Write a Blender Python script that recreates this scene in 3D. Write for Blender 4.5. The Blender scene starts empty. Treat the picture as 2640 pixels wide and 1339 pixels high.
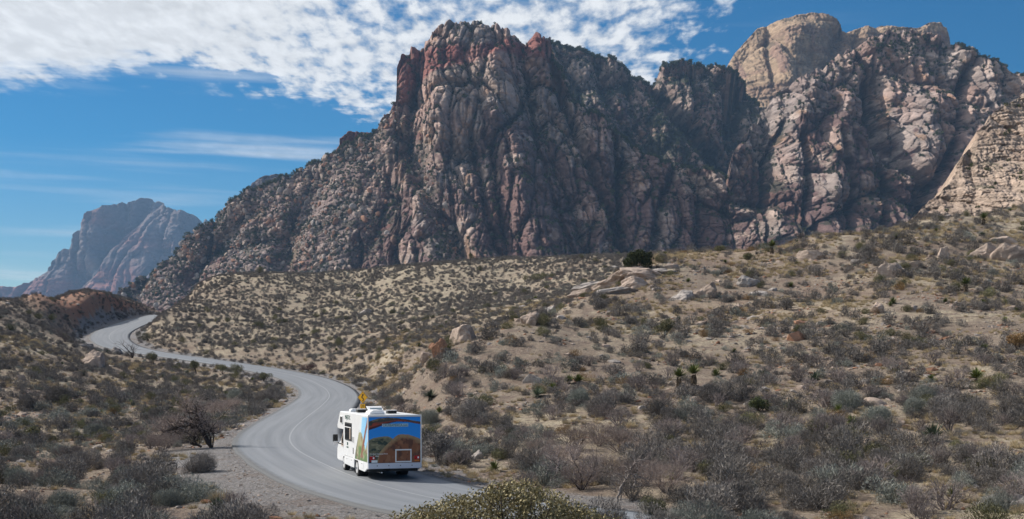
import bpy, math, random
import numpy as np
from mathutils import Vector, Matrix
random.seed(7); RNG = np.random.default_rng(11)
S = bpy.context.scene; COL = S.collection
F = 3667.0; CX = 1320.0; HY = 940.0          # lens of the photograph: focal length in its pixels, centre column, eye-level row

# ------------------------------------------------------------ camera, sky, sun, exposure
cd = bpy.data.cameras.new('camera'); cam = bpy.data.objects.new('camera', cd); COL.objects.link(cam)
cam.location = (0, 0, 0); cam.rotation_euler = (math.radians(90), 0, 0)
cd.sensor_width = 36; cd.lens = F / 2640 * 36; cd.shift_y = (HY - 669.5) / 2640
cd.clip_start = 0.5; cd.clip_end = 60000
S.camera = cam
S.view_settings.view_transform = 'Standard'; S.view_settings.look = 'None'
S.view_settings.gamma = 1; S.view_settings.use_curve_mapping = False
S.view_settings.exposure = 0.40
S.cycles.max_bounces = 5; S.cycles.diffuse_bounces = 2; S.cycles.glossy_bounces = 2
S.cycles.transmission_bounces = 2; S.cycles.transparent_max_bounces = 4; S.cycles.volume_bounces = 0
SUN_AZ = math.radians(-64)      # left of straight ahead
SUN_EL = math.radians(38)
SUN_STRENGTH = 4.5
SKY_STRENGTH = 0.085
sl = bpy.data.lights.new('sun', 'SUN'); so = bpy.data.objects.new('sun', sl); COL.objects.link(so)
sl.energy = SUN_STRENGTH; sl.angle = math.radians(0.6); sl.color = (1.0, 0.94, 0.86)
sd = Vector((math.sin(SUN_AZ) * math.cos(SUN_EL), math.cos(SUN_AZ) * math.cos(SUN_EL), math.sin(SUN_EL)))
so.rotation_euler = sd.to_track_quat('Z', 'Y').to_euler()

W = bpy.data.worlds.new('World'); S.world = W; W.use_nodes = True
def build_world():
    nt = W.node_tree; N = nt.nodes; L = nt.links; N.clear()
    out = N.new('ShaderNodeOutputWorld'); bg = N.new('ShaderNodeBackground'); bg.inputs['Strength'].default_value = SKY_STRENGTH
    L.new(bg.outputs[0], out.inputs[0])
    sky = N.new('ShaderNodeTexSky'); sky.sky_type = 'NISHITA'; sky.sun_disc = False
    sky.sun_elevation = SUN_EL; sky.sun_rotation = SUN_AZ
    sky.altitude = 1200; sky.air_density = 1.0; sky.dust_density = 0.15; sky.ozone_density = 2.5
    hs = N.new('ShaderNodeHueSaturation'); hs.inputs['Saturation'].default_value = 1.75; hs.inputs['Value'].default_value = 0.66
    L.new(sky.outputs[0], hs.inputs['Color'])
    tc = N.new('ShaderNodeTexCoord')
    sp = N.new('ShaderNodeSeparateXYZ'); L.new(tc.outputs['Generated'], sp.inputs[0])
    def M(op, a, b=None, c=None, clamp=False):
        m = N.new('ShaderNodeMath'); m.operation = op; m.use_clamp = clamp
        for i, v in enumerate((a, b, c)):
            if v is None: continue
            if isinstance(v, (int, float)): m.inputs[i].default_value = v
            else: L.new(v, m.inputs[i])
        return m.outputs[0]
    def sstep(v, lo, hi):
        m = N.new('ShaderNodeMapRange'); m.interpolation_type = 'SMOOTHSTEP'
        L.new(v, m.inputs['Value'])
        for key, val in (('From Min', lo), ('From Max', hi)):
            if isinstance(val, (int, float)): m.inputs[key].default_value = val
            else: L.new(val, m.inputs[key])
        return m.outputs['Result']
    x, y, z = sp.outputs
    hor = M('SQRT', M('ADD', M('MULTIPLY', x, x), M('MULTIPLY', y, y)))
    el = M('DIVIDE', z, M('MAXIMUM', hor, 0.001))
    az = M('ARCTAN2', x, y)
    zz = M('MAXIMUM', M('ADD', z, 0.03), 0.02)
    cb = N.new('ShaderNodeCombineXYZ'); L.new(M('DIVIDE', x, zz), cb.inputs[0]); L.new(M('DIVIDE', y, zz), cb.inputs[1])
    def noise(vec, sc, det, rough, dist=0.0):
        n = N.new('ShaderNodeTexNoise'); L.new(vec, n.inputs['Vector']); n.inputs['Scale'].default_value = sc
        n.inputs['Detail'].default_value = det; n.inputs['Roughness'].default_value = rough; n.inputs['Distortion'].default_value = dist
        return n.outputs['Fac']
    mp = N.new('ShaderNodeMapping'); L.new(cb.outputs[0], mp.inputs[0]); mp.inputs['Scale'].default_value = (1.0, 0.36, 1); mp.inputs['Rotation'].default_value = (0, 0, 0.2)
    puff = noise(mp.outputs[0], 17.5, 4.2, 0.55, 0.15)
    big = noise(cb.outputs[0], 1.7, 3.0, 0.5)
    med = noise(cb.outputs[0], 5.0, 4.0, 0.55)
    # lower edge of the cloud sheet, elevation against azimuth
    u = M('ADD', M('MULTIPLY', az, 1.0), 0.5, clamp=True)
    fc = N.new('ShaderNodeFloatCurve'); L.new(u, fc.inputs['Value'])
    cv = fc.mapping.curves[0]
    pts = [(0.0, .175), (.155, .180), (.20, .186), (.26, .196), (.31, .186), (.36, .172), (.40, .160), (.45, .158), (.55, .165), (.60, .175), (.65, .18), (.72, .2), (1.0, .2)]
    cv.points[0].location = pts[0]; cv.points[1].location = pts[-1]
    for p in pts[1:-1]: cv.points.new(*p)
    fc.mapping.update()
    edge = M('ADD', fc.outputs[0], 0.008)
    d = M('SUBTRACT', el, edge)
    d = M('ADD', d, M('MULTIPLY', M('SUBTRACT', med, 0.5), 0.05))
    cover = sstep(d, -0.004, 0.018)
    # solid to the left, broken to the right
    solid = sstep(az, -0.06, -0.30)
    thr = M('SUBTRACT', M('MULTIPLY', M('SUBTRACT', 1.0, solid), 0.17), 0.0)
    thr = M('SUBTRACT', M('ADD', thr, 0.235), M('MULTIPLY', solid, 0.17))
    thr = M('SUBTRACT', thr, M('MULTIPLY', M('SUBTRACT', big, 0.5), 0.35))
    thr = M('ADD', thr, M('MULTIPLY', M('SUBTRACT', 1.0, cover), 0.35))
    fall = sstep(M('ADD', az, M('MULTIPLY', M('SUBTRACT', med, 0.5), 0.16)), 0.085, 0.20)
    thr = M('ADD', thr, M('MULTIPLY', fall, 0.42))
    body = sstep(M('SUBTRACT', puff, thr), -0.12, 0.24)
    mask = M('MULTIPLY', body, sstep(d, -0.012, 0.012))
    # thin streaks of high cloud
    cb2 = N.new('ShaderNodeCombineXYZ'); L.new(M('MULTIPLY', az, 3.0), cb2.inputs[0]); L.new(M('MULTIPLY', M('ADD', el, M('MULTIPLY', az, 0.03)), 48.0), cb2.inputs[1])
    st = noise(cb2.outputs[0], 1.0, 4.0, 0.5, 0.3)
    streak = M('MULTIPLY', sstep(st, 0.50, 0.74), M('MULTIPLY', sstep(az, 0.28, -0.1), 0.55))
    mask = M('MAXIMUM', mask, streak)
    shade = M('ADD', 0.80, M('MULTIPLY', sstep(puff, 0.35, 0.75), 0.20))
    shade = M('SUBTRACT', shade, M('MULTIPLY', sstep(med, 0.5, 0.75), 0.10))
    cc = N.new('ShaderNodeCombineXYZ')
    k = 0.74 / SKY_STRENGTH
    L.new(M('MULTIPLY', shade, k * 0.97), cc.inputs[0]); L.new(M('MULTIPLY', shade, k * 0.985), cc.inputs[1]); L.new(M('MULTIPLY', shade, k), cc.inputs[2])
    mx = N.new('ShaderNodeMix'); mx.data_type = 'RGBA'
    L.new(mask, mx.inputs[0]); L.new(hs.outputs[0], mx.inputs[6]); L.new(cc.outputs[0], mx.inputs[7])
    L.new(mx.outputs[2], bg.inputs[0])
build_world()

# ------------------------------------------------------------ numpy noise
def _h(ix, iy, iz, seed):
    h = (ix.astype(np.int64) * 374761393 + iy.astype(np.int64) * 668265263 + iz.astype(np.int64) * 2147483647 + seed * 974634777) & 0xFFFFFFFF
    h = ((h ^ (h >> 13)) * 1274126177) & 0xFFFFFFFF
    h = ((h ^ (h >> 16)) * 2246822519) & 0xFFFFFFFF
    h ^= h >> 15
    return (h & 0xFFFFFF) / float(0xFFFFFF)
def vn2(x, y, seed=0):
    ix, iy = np.floor(x), np.floor(y); fx, fy = x - ix, y - iy
    fx = fx * fx * fx * (fx * (fx * 6 - 15) + 10); fy = fy * fy * fy * (fy * (fy * 6 - 15) + 10); z = np.zeros_like(ix)
    a, b, c, d = _h(ix, iy, z, seed), _h(ix + 1, iy, z, seed), _h(ix, iy + 1, z, seed), _h(ix + 1, iy + 1, z, seed)
    return (a + (b - a) * fx) * (1 - fy) + (c + (d - c) * fx) * fy
def fbm(x, y, o=4, seed=0, gain=0.5):
    s = 0; a = 1; t = 0
    for i in range(o):
        s = s + a * vn2(x * 2 ** i + 17.3 * i, y * 2 ** i - 9.1 * i, seed + i); t += a; a *= gain
    return s / t * 2 - 1            # about -1..1
def worley(x, y, seed=0, jit=0.9):
    ix, iy = np.floor(x), np.floor(y); f1 = np.full(x.shape, 9.0); f2 = np.full(x.shape, 9.0); cid = np.zeros(x.shape)
    z = np.zeros_like(ix)
    for dx in (-1, 0, 1):
        for dy in (-1, 0, 1):
            cx, cy = ix + dx, iy + dy
            px = cx + .5 + jit * (_h(cx, cy, z, seed) - .5); py = cy + .5 + jit * (_h(cx, cy, z + 1, seed) - .5)
            d = np.hypot(x - px, y - py); c = _h(cx, cy, z + 2, seed)
            near = d < f1
            f2 = np.where(near, f1, np.minimum(f2, d)); cid = np.where(near, c, cid); f1 = np.where(near, d, f1)
    return f1, f2, cid
def blocks(x, y, seed=0, jit=0.95):
    """cells as tilted facets: distance gap between cells, facet height, cell number"""
    ix, iy = np.floor(x), np.floor(y); f1 = np.full(x.shape, 9.0); f2 = np.full(x.shape, 9.0); cid = np.zeros(x.shape); ox = np.zeros(x.shape); oy = np.zeros(x.shape); z = np.zeros_like(ix)
    for dx in (-1, 0, 1):
        for dy in (-1, 0, 1):
            cx, cy = ix + dx, iy + dy; px = cx + .5 + jit * (_h(cx, cy, z, seed) - .5); py = cy + .5 + jit * (_h(cx, cy, z + 1, seed) - .5)
            d = np.hypot(x - px, y - py); near = d < f1; f2 = np.where(near, f1, np.minimum(f2, d))
            cid = np.where(near, _h(cx, cy, z + 2, seed), cid); ox = np.where(near, x - px, ox); oy = np.where(near, y - py, oy); f1 = np.where(near, d, f1)
    tilt = ox * (np.modf(cid * 37.7)[0] - .5) * 2.2 + oy * (np.modf(cid * 91.3)[0] - .65) * 1.2
    return f2 - f1, tilt, cid
def ss(v, a, b):
    t = np.clip((v - a) / (b - a), 0, 1); return t * t * (3 - 2 * t)

# ------------------------------------------------------------ object helpers
def link(o, parent=None):
    COL.objects.link(o)
    if parent is not None: o.parent = parent
    return o
def tag(o, label=None, cat=None, group=None, kind=None):
    if label: o['label'] = label
    if cat: o['category'] = cat
    if group: o['group'] = group
    if kind: o['kind'] = kind
    return o
def empty(name, loc, rz=0.0):
    o = bpy.data.objects.new(name, None); o.empty_display_size = .3; o.location = loc; o.rotation_euler = (0, 0, rz)
    return link(o)
def np_mesh(name, V, Fc, smooth=False, attrs=None, cols=None):
    """V (n,3), Fc (m,k) equal sized faces"""
    me = bpy.data.meshes.new(name); V = np.asarray(V, np.float32); Fc = np.asarray(Fc, np.int32); k = Fc.shape[1]
    me.vertices.add(len(V)); me.vertices.foreach_set('co', V.ravel())
    me.loops.add(Fc.size); me.loops.foreach_set('vertex_index', Fc.ravel())
    me.polygons.add(len(Fc)); me.polygons.foreach_set('loop_start', np.arange(0, Fc.size, k, dtype=np.int32))
    me.update(calc_edges=True)
    if smooth: me.polygons.foreach_set('use_smooth', np.ones(len(Fc), bool))
    for n, a in (attrs or {}).items():
        at = me.attributes.new(n, 'FLOAT', 'POINT' if len(a) == len(V) else 'FACE'); at.data.foreach_set('value', np.asarray(a, np.float32))
    if cols is not None:
        at = me.attributes.new('tone', 'FLOAT_COLOR', 'POINT'); c = np.ones((len(V), 4), np.float32); c[:, :3] = cols; at.data.foreach_set('color', c.ravel())
    return me
def grid_faces(nr, nc):
    i = np.arange(nr - 1)[:, None] * nc + np.arange(nc - 1)[None, :]
    return np.stack([i, i + 1, i + nc + 1, i + nc], -1).reshape(-1, 4)

class MB:
    def __init__(s): s.v = []; s.f = []
    def add(s, vs, fs):
        b = len(s.v); s.v += [tuple(v) for v in vs]; s.f += [tuple(b + i for i in f) for f in fs]; return s
    def box(s, x0, x1, y0, y1, z0, z1):
        return s.add([(x, y, z) for z in (z0, z1) for x, y in ((x0, y0), (x1, y0), (x1, y1), (x0, y1))],
                     [(3, 2, 1, 0), (4, 5, 6, 7), (0, 1, 5, 4), (1, 2, 6, 5), (2, 3, 7, 6), (3, 0, 4, 7)])
    def extrude(s, poly, axis, a, b):
        """poly: 2-D points in the plane normal to axis"""
        def P(u, v, w): return {'x': (w, u, v), 'y': (u, w, v), 'z': (u, v, w)}[axis]
        n = len(poly)
        return s.add([P(u, v, a) for u, v in poly] + [P(u, v, b) for u, v in poly],
                     [tuple(range(n))[::-1], tuple(range(n, 2 * n))] + [(i, (i + 1) % n, n + (i + 1) % n, n + i) for i in range(n)])
    def tube(s, pts, rad, sides=5, cap=True):
        pts = [Vector(p) for p in pts]; n = len(pts); rad = rad if isinstance(rad, (list, tuple)) else [rad] * n
        b = len(s.v)
        for i, p in enumerate(pts):
            t = (pts[min(i + 1, n - 1)] - pts[max(i - 1, 0)]).normalized()
            a = t.cross(Vector((0, 0, 1)));
            if a.length < .05: a = t.cross(Vector((1, 0, 0)))
            a.normalize(); c = t.cross(a)
            for k in range(sides):
                th = 2 * math.pi * k / sides; s.v.append(tuple(p + (a * math.cos(th) + c * math.sin(th)) * rad[i]))
        for i in range(n - 1):
            for k in range(sides):
                k2 = (k + 1) % sides; s.f.append((b + i * sides + k, b + i * sides + k2, b + (i + 1) * sides + k2, b + (i + 1) * sides + k))
        if cap:
            s.f.append(tuple(b + k for k in range(sides))[::-1]); s.f.append(tuple(b + (n - 1) * sides + k for k in range(sides)))
        return s
    def disc(s, cx, y0, y1, cz, r, seg=24, axis='x', r2=None):
        """short cylinder about an axis; here axis x, centre (.., cx=y, cz=z)"""
        p = [(cx + r * math.cos(2 * math.pi * i / seg), cz + r * math.sin(2 * math.pi * i / seg)) for i in range(seg)]
        return s.extrude(p, axis, y0, y1)
    def mesh(s, name):
        me = bpy.data.meshes.new(name); me.from_pydata(s.v, [], s.f); me.update(); return me
    def build(s, name, mat, parent=None, bevel=0, smooth=False, label=None):
        o = bpy.data.objects.new(name, s.mesh(name)); o.data.materials.append(mat); link(o, parent)
        if bevel:
            m = o.modifiers.new('bevel', 'BEVEL'); m.width = bevel; m.segments = 2; m.limit_method = 'ANGLE'
        if smooth: o.data.polygons.foreach_set('use_smooth', [True] * len(o.data.polygons))
        if label: o['label'] = label
        return o

# ------------------------------------------------------------ materials
def newmat(name):
    m = bpy.data.materials.new(name); m.use_nodes = True; nt = m.node_tree; return m, nt, nt.nodes['Principled BSDF']
def simple(name, col, rough=0.6, metal=0.0, var=0.0, scale=8.0, spec=0.5, emit=None):
    m, nt, p = newmat(name); N, L = nt.nodes, nt.links
    p.inputs['Roughness'].default_value = rough; p.inputs['Metallic'].default_value = metal; p.inputs['Specular IOR Level'].default_value = spec
    if var:
        tc = N.new('ShaderNodeTexCoord'); n = N.new('ShaderNodeTexNoise'); n.inputs['Scale'].default_value = scale; n.inputs['Detail'].default_value = 5
        L.new(tc.outputs['Object'], n.inputs['Vector'])
        r = N.new('ShaderNodeMapRange'); L.new(n.outputs['Fac'], r.inputs['Value']); r.inputs['From Min'].default_value = .3; r.inputs['From Max'].default_value = .7
        r.inputs['To Min'].default_value = 1 - var; r.inputs['To Max'].default_value = 1 + var * .4
        v = N.new('ShaderNodeVectorMath'); v.operation = 'SCALE'; v.inputs[0].default_value = col; L.new(r.outputs['Result'], v.inputs['Scale'])
        L.new(v.outputs[0], p.inputs['Base Color'])
    else: p.inputs['Base Color'].default_value = (*col, 1)
    return m
def foliage(name, a, b, c=None, rough=0.85, trans=0.0):
    """two or three tones picked per face by the attribute 'tint', varied a little from plant to plant"""
    m, nt, p = newmat(name); N, L = nt.nodes, nt.links
    at = N.new('ShaderNodeAttribute'); at.attribute_name = 'tint'
    cr = N.new('ShaderNodeValToRGB'); e = cr.color_ramp.elements; e[0].color = (*a, 1); e[1].color = (*b, 1)
    if c: x = e.new(0.93); x.color = (*b, 1); e[-1].color = (*c, 1)
    L.new(at.outputs['Fac'], cr.inputs[0])
    oi = N.new('ShaderNodeObjectInfo'); hs = N.new('ShaderNodeHueSaturation'); L.new(cr.outputs[0], hs.inputs['Color'])
    r = N.new('ShaderNodeMapRange'); L.new(oi.outputs['Random'], r.inputs['Value']); r.inputs['To Min'].default_value = .72; r.inputs['To Max'].default_value = 1.3
    L.new(r.outputs['Result'], hs.inputs['Value'])
    L.new(hs.outputs[0], p.inputs['Base Color']); p.inputs['Roughness'].default_value = rough; p.inputs['Specular IOR Level'].default_value = .15
    return m

def rock_material(name, tint=(1, 1, 1), grain=0.15, bump=0.6, bscale=0.5, bdist=1.0, bands=0.25):
    m, nt, p = newmat(name); N, L = nt.nodes, nt.links
    at = N.new('ShaderNodeAttribute'); at.attribute_name = 'tone'
    g = N.new('ShaderNodeNewGeometry')
    n1 = N.new('ShaderNodeTexNoise'); n1.inputs['Scale'].default_value = grain; n1.inputs['Detail'].default_value = 8; n1.inputs['Roughness'].default_value = .68
    mp = N.new('ShaderNodeMapping'); mp.inputs['Scale'].default_value = (1, 1, 2.6); L.new(g.outputs['Position'], mp.inputs[0]); L.new(mp.outputs[0], n1.inputs['Vector'])
    r = N.new('ShaderNodeMapRange'); L.new(n1.outputs['Fac'], r.inputs['Value']); r.inputs['From Min'].default_value = .3; r.inputs['From Max'].default_value = .7
    r.inputs['To Min'].default_value = 1 - bands * 1.6; r.inputs['To Max'].default_value = 1 + bands
    v = N.new('ShaderNodeVectorMath'); v.operation = 'SCALE'; L.new(at.outputs['Color'], v.inputs[0]); L.new(r.outputs['Result'], v.inputs['Scale'])
    v2 = N.new('ShaderNodeVectorMath'); v2.operation = 'MULTIPLY'; v2.inputs[1].default_value = tint; L.new(v.outputs[0], v2.inputs[0])
    L.new(v2.outputs[0], p.inputs['Base Color']); p.inputs['Roughness'].default_value = .92; p.inputs['Specular IOR Level'].default_value = .1
    n2 = N.new('ShaderNodeTexNoise'); n2.inputs['Scale'].default_value = bscale; n2.inputs['Detail'].default_value = 7; n2.inputs['Roughness'].default_value = .65
    L.new(mp.outputs[0], n2.inputs['Vector'])
    b = N.new('ShaderNodeBump'); b.inputs['Strength'].default_value = bump; b.inputs['Distance'].default_value = bdist; L.new(n2.outputs['Fac'], b.inputs['Height'])
    L.new(b.outputs[0], p.inputs['Normal'])
    return m

# ------------------------------------------------------------ road course
CLP = np.array([(30, -20), (19, 5), (13.5, 22), (10.5, 32), (7.8, 40), (4.6, 46.5), (0, 51.9), (-3.1, 57), (-5.3, 61.8), (-7.5, 67.7), (-10.3, 76.8), (-12.9, 86), (-15.0, 96), (-16.9, 110), (-18.7, 130),
    (-20.3, 152), (-23.0, 179), (-26.4, 196.5), (-31.4, 211.5), (-37.3, 221.8), (-45, 231), (-54.8, 240.8), (-64, 249.6), (-71.3, 259.5), (-76.3, 270.5), (-80, 283), (-84.6, 308.5), (-90.3, 350.5), (-96.5, 392), (-99, 425), (-95, 458), (-82, 495)], float)
ZD = np.array([[-20, -5.6], [30, -5.5], [50, -5.4], [73, -5.35], [95, -5.15], [130, -4.8], [150, -4.4], [177, -3.9], [200, -2.8], [220, -1.3], [240, .98], [260, 3.3], [277, 5.4], [300, 7.4], [340, 10.5], [400, 14], [460, 15.5], [500, 16]])
def smooth_curve(P, step=0.5):
    P = np.asarray(P, float); out = []
    for i in range(len(P) - 1):
        p0, p1, p2, p3 = P[max(i - 1, 0)], P[i], P[i + 1], P[min(i + 2, len(P) - 1)]
        n = max(2, int(np.hypot(*(p2 - p1)) / step))
        d1 = max(np.hypot(*(p1 - p0)), 1e-3) ** .5; d2 = np.hypot(*(p2 - p1)) ** .5; d3 = max(np.hypot(*(p3 - p2)), 1e-3) ** .5
        m1 = (p2 - p1) if i == 0 else ((p1 - p0) / d1 - (p2 - p0) / (d1 + d2) + (p2 - p1) / d2) * d2
        m2 = (p2 - p1) if i == len(P) - 2 else ((p2 - p1) / d2 - (p3 - p1) / (d2 + d3) + (p3 - p2) / d3) * d2
        t = np.linspace(0, 1, n, endpoint=False)[:, None]
        out.append((2 * t ** 3 - 3 * t ** 2 + 1) * p1 + (t ** 3 - 2 * t ** 2 + t) * m1 + (-2 * t ** 3 + 3 * t ** 2) * p2 + (t ** 3 - t ** 2) * m2)
    out.append(P[-1:]); return np.concatenate(out)
RC = smooth_curve(CLP, 0.6)
for _ in range(30): RC[1:-1] = (RC[:-2] + RC[2:] + 2 * RC[1:-1]) / 4
RS = np.r_[0, np.cumsum(np.hypot(*np.diff(RC, axis=0).T))]
zc = np.interp(RC[:, 1], ZD[:, 0], ZD[:, 1])
for _ in range(200): zc[1:-1] = (zc[:-2] + zc[2:] + 2 * zc[1:-1]) / 4
RT = np.gradient(RC, axis=0); RT /= np.hypot(*RT.T)[:, None]; RN = np.c_[-RT[:, 1], RT[:, 0]]   # RN points to the left of travel (away from camera)
HALF = 3.8
def road_dist(x, y):
    """distance to the centre line, signed side (+ left going away), road z there"""
    x = np.asarray(x, float); y = np.asarray(y, float); sh = x.shape; x = x.ravel(); y = y.ravel()
    best = np.full(x.shape, 1e9); idx = np.zeros(x.shape, int)
    sub = np.arange(0, len(RC), 5)
    for c in range(0, len(x), 40000):
        xs, ys = x[c:c + 40000, None], y[c:c + 40000, None]
        d = (xs - RC[sub, 0]) ** 2 + (ys - RC[sub, 1]) ** 2; i0 = sub[d.argmin(1)]
        cand = np.clip(i0[:, None] + np.arange(-5, 6), 0, len(RC) - 1)
        d = (xs - RC[cand, 0]) ** 2 + (ys - RC[cand, 1]) ** 2; j = d.argmin(1)
        idx[c:c + 40000] = cand[np.arange(len(j)), j]; best[c:c + 40000] = np.sqrt(d.min(1))
    off = (x - RC[idx, 0]) * RN[idx, 0] + (y - RC[idx, 1]) * RN[idx, 1]
    return best.reshape(sh), off.reshape(sh), zc[idx].reshape(sh)

# ------------------------------------------------------------ terrain heights
CPT = {   # column of the photo -> (distance, height) pairs
 -400: [(45, -6), (70, -6), (110, -5.5), (150, -4), (190, 1), (230, 8), (260, 13), (300, 11), (360, 9), (480, 12)],
 0: [(45, -6.2), (55, -6.4), (85, -6.2), (125, -5.6), (165, -2.9), (200, 2.0), (228, 6.8), (262, 12.3), (290, 11), (340, 9), (480, 12)],
 100: [(60, -6.4), (120, -5.8), (170, -2.9), (205, 1.6), (240, 5.6), (290, 14.5), (320, 13), (360, 10)],
 185: [(100, -6.1), (180, -2.8), (215, .6), (245, 3.9), (268, 6.2), (300, 12.5), (335, 17.3), (375, 16)],
 232: [(252, 3.6), (350, 17.6), (385, 16)],
 265: [(370, 17.9)],
 300: [(45, -6.2), (60, -6.3), (85, -6.2), (120, -5.8), (160, -4.4), (200, -2.0), (230, .8), (247, 2.8), (400, 18.2), (440, 16), (480, 12)],
 335: [(420, 17.6)],
 365: [(440, 17.6), (480, 15)],
 405: [(480, 18.6), (430, 16.4)],
 450: [(390, 16.2), (450, 15)],
 500: [(50, -5.9), (70, -5.8), (92, -5.3), (120, -5.5), (150, -5.1), (190, -3.8), (212, -2.2), (228, -.4), (262, 4.2), (300, 9.5), (350, 16), (400, 22.0), (440, 19), (500, 14)],
 540: [(400, 24.0), (440, 20)],
 700: [(55, -5.5), (120, -5.4), (150, -4.9), (188, -4.0), (204, -3.0), (245, 2), (290, 8), (340, 16.5), (400, 25.5), (450, 21)],
 800: [(135, -5.1), (150, -4.7)],
 900: [(228, 1), (270, 7), (320, 14), (370, 22), (395, 26.3), (440, 22)],
 1000: [(70, -5.4), (110, -4.7), (125, -2.5), (140, 0.3), (165, -1.8), (200, 1), (250, 6), (310, 14), (380, 26), (430, 22), (500, 14)],
 1100: [(75, -5.1), (100, -4.3), (120, -1.6), (132, 1.0), (155, -.6), (200, 3), (250, 8), (310, 16), (375, 26.7), (420, 22)],
 1200: [(80, -4.9), (100, -3.5), (120, -0.4), (135, 2.4), (160, .8), (205, 4), (250, 9.5), (310, 17.5), (370, 27.3), (420, 22)],
 1320: [(48, -5.4), (65, -5.3), (80, -4.7), (100, -2.9), (120, -.1), (142, 4.2), (165, 2.6), (210, 6.2), (260, 12), (310, 18.5), (365, 27.7), (420, 22)],
 1490: [(60, -5.2), (75, -4.7), (95, -3), (120, .3), (145, 4.4), (165, 7.8), (190, 7.2), (230, 11.5), (290, 18.5), (350, 26.6), (400, 22), (500, 14)],
 1650: [(50, -5.3), (58, -5), (75, -4.6), (95, -2.8), (120, .4), (150, 5.3), (175, 10.2), (195, 14.4), (240, 15), (290, 19), (330, 24), (400, 18)],
 1850: [(55, -5), (75, -4.4), (95, -2.6), (120, .6), (150, 5.6), (180, 11.8), (200, 16.2), (230, 14), (300, 14)],
 2100: [(50, -5), (70, -4.4), (90, -2.6), (115, .3), (145, 5), (175, 11.3), (205, 18.6), (235, 16), (300, 12)],
 2400: [(47, -5), (70, -4.3), (90, -2.4), (115, .8), (145, 6), (175, 12.5), (205, 19.8), (222, 22.9), (250, 20), (320, 14), (450, 12)],
 2640: [(45, -4.9), (72, -4.1), (95, -1.6), (115, 1.3), (140, 5.3), (170, 11), (200, 18.2), (235, 26.4), (265, 23)],
 3100: [(45, -4.5), (70, -3.5), (95, -1), (120, 3), (150, 8), (190, 17), (235, 27), (280, 24), (480, 14)]}
P = []
for px, lst in CPT.items():
    a = math.atan((px - CX) / F)
    for D, z in lst: P.append((a, math.log(D / math.cos(a)), z))
for px in (-400, 300, 900, 1320, 1700, 2300, 3100):
    a = math.atan((px - CX) / F)
    for r, z in ((7, -2.0), (12, -2.9), (20, -4.0), (32, -5.1)): P.append((a, math.log(r), z))
P = np.array(P); KA, KR = 9.0, 2.6
Q = np.c_[P[:, 0] * KA, P[:, 1] * KR]
def tps(d2): return np.where(d2 > 0, .5 * d2 * np.log(np.maximum(d2, 1e-12)), 0)
n = len(Q); A = np.zeros((n + 3, n + 3)); A[:n, :n] = tps(((Q[:, None] - Q[None]) ** 2).sum(-1)) + np.eye(n) * 0.004
A[:n, n] = 1; A[:n, n + 1:] = Q; A[n, :n] = 1; A[n + 1:, :n] = Q.T
WT = np.linalg.solve(A, np.r_[P[:, 2], 0, 0, 0])
AG = np.linspace(-.46, .46, 330); RG = np.linspace(math.log(6.5), math.log(520), 330)
ga, gr = np.meshgrid(AG, RG, indexing='ij'); qa, qr = ga.ravel() * KA, gr.ravel() * KR
HG = WT[n] + WT[n + 1] * qa + WT[n + 2] * qr
for i in range(n): HG = HG + WT[i] * tps((qa - Q[i, 0]) ** 2 + (qr - Q[i, 1]) ** 2)
HG = HG.reshape(ga.shape)
PLAIN = 13.0
def base_h(x, y):
    a = np.clip(np.arctan2(x, y), -.459, .459); r = np.hypot(x, y); l = np.clip(np.log(np.maximum(r, 6.6)), RG[0], RG[-1] - 1e-6)
    ia = (a - AG[0]) / (AG[1] - AG[0]); ir = (l - RG[0]) / (RG[1] - RG[0])
    i0 = np.clip(ia.astype(int), 0, len(AG) - 2); j0 = np.clip(ir.astype(int), 0, len(RG) - 2); fa = ia - i0; fr = ir - j0
    h = (HG[i0, j0] * (1 - fa) + HG[i0 + 1, j0] * fa) * (1 - fr) + (HG[i0, j0 + 1] * (1 - fa) + HG[i0 + 1, j0 + 1] * fa) * fr
    w = ss(r, 420, 620); h = h * (1 - w) + PLAIN * w
    back = ss(np.abs(np.arctan2(x, y)), 1.2, 2.0); h = h * (1 - back) + np.minimum(h, -1.9) * back
    return h
def ground(x, y, full=False):
    x = np.asarray(x, float); y = np.asarray(y, float)
    h = base_h(x, y); r = np.hypot(x, y); amp = ss(r, 15, 60) * (1 - .7 * ss(r, 500, 700))
    rid = 1 - np.abs(fbm(x / 17, y / 23, 3, 5))
    nz = amp * (.75 * fbm(x / 26, y / 26, 4, 1) + .55 * (rid - .75) + .17 * fbm(x / 2.6, y / 2.6, 3, 9) + .09 * fbm(x / .9, y / .9, 2, 12))
    d, off, rz = road_dist(x, y)
    bl = ss(d, HALF + .8, HALF + 9 - 3.5 * ss(y, 265, 300))
    nz = nz * ss(d, HALF, HALF + 12)
    h2 = h * bl + (rz - .10 - .04 * np.maximum(d - HALF, 0)) * (1 - bl) + nz
    # road bed: a shallow bench under the asphalt
    h2 = np.where(d < HALF + .5, rz - .09, h2)
    w2 = ss(d, HALF + .5, HALF + 1.4); h2 = np.where(d < HALF + 1.4, (rz - .09) * (1 - w2) + h2 * w2, h2)
    if full: return h2, d, off
    return h2
def unproject(px, py, near=15., far=520.):
    """the ground point that the photo shows at this pixel"""
    r = np.exp(np.linspace(math.log(near), math.log(far), 1400)); x = (px - CX) / F * r; z = ground(x, r)
    v = HY - F * z / r; hit = np.nonzero(v <= py)[0]
    i = hit[0] if len(hit) else -1
    return Vector((x[i], r[i], z[i]))

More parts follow.
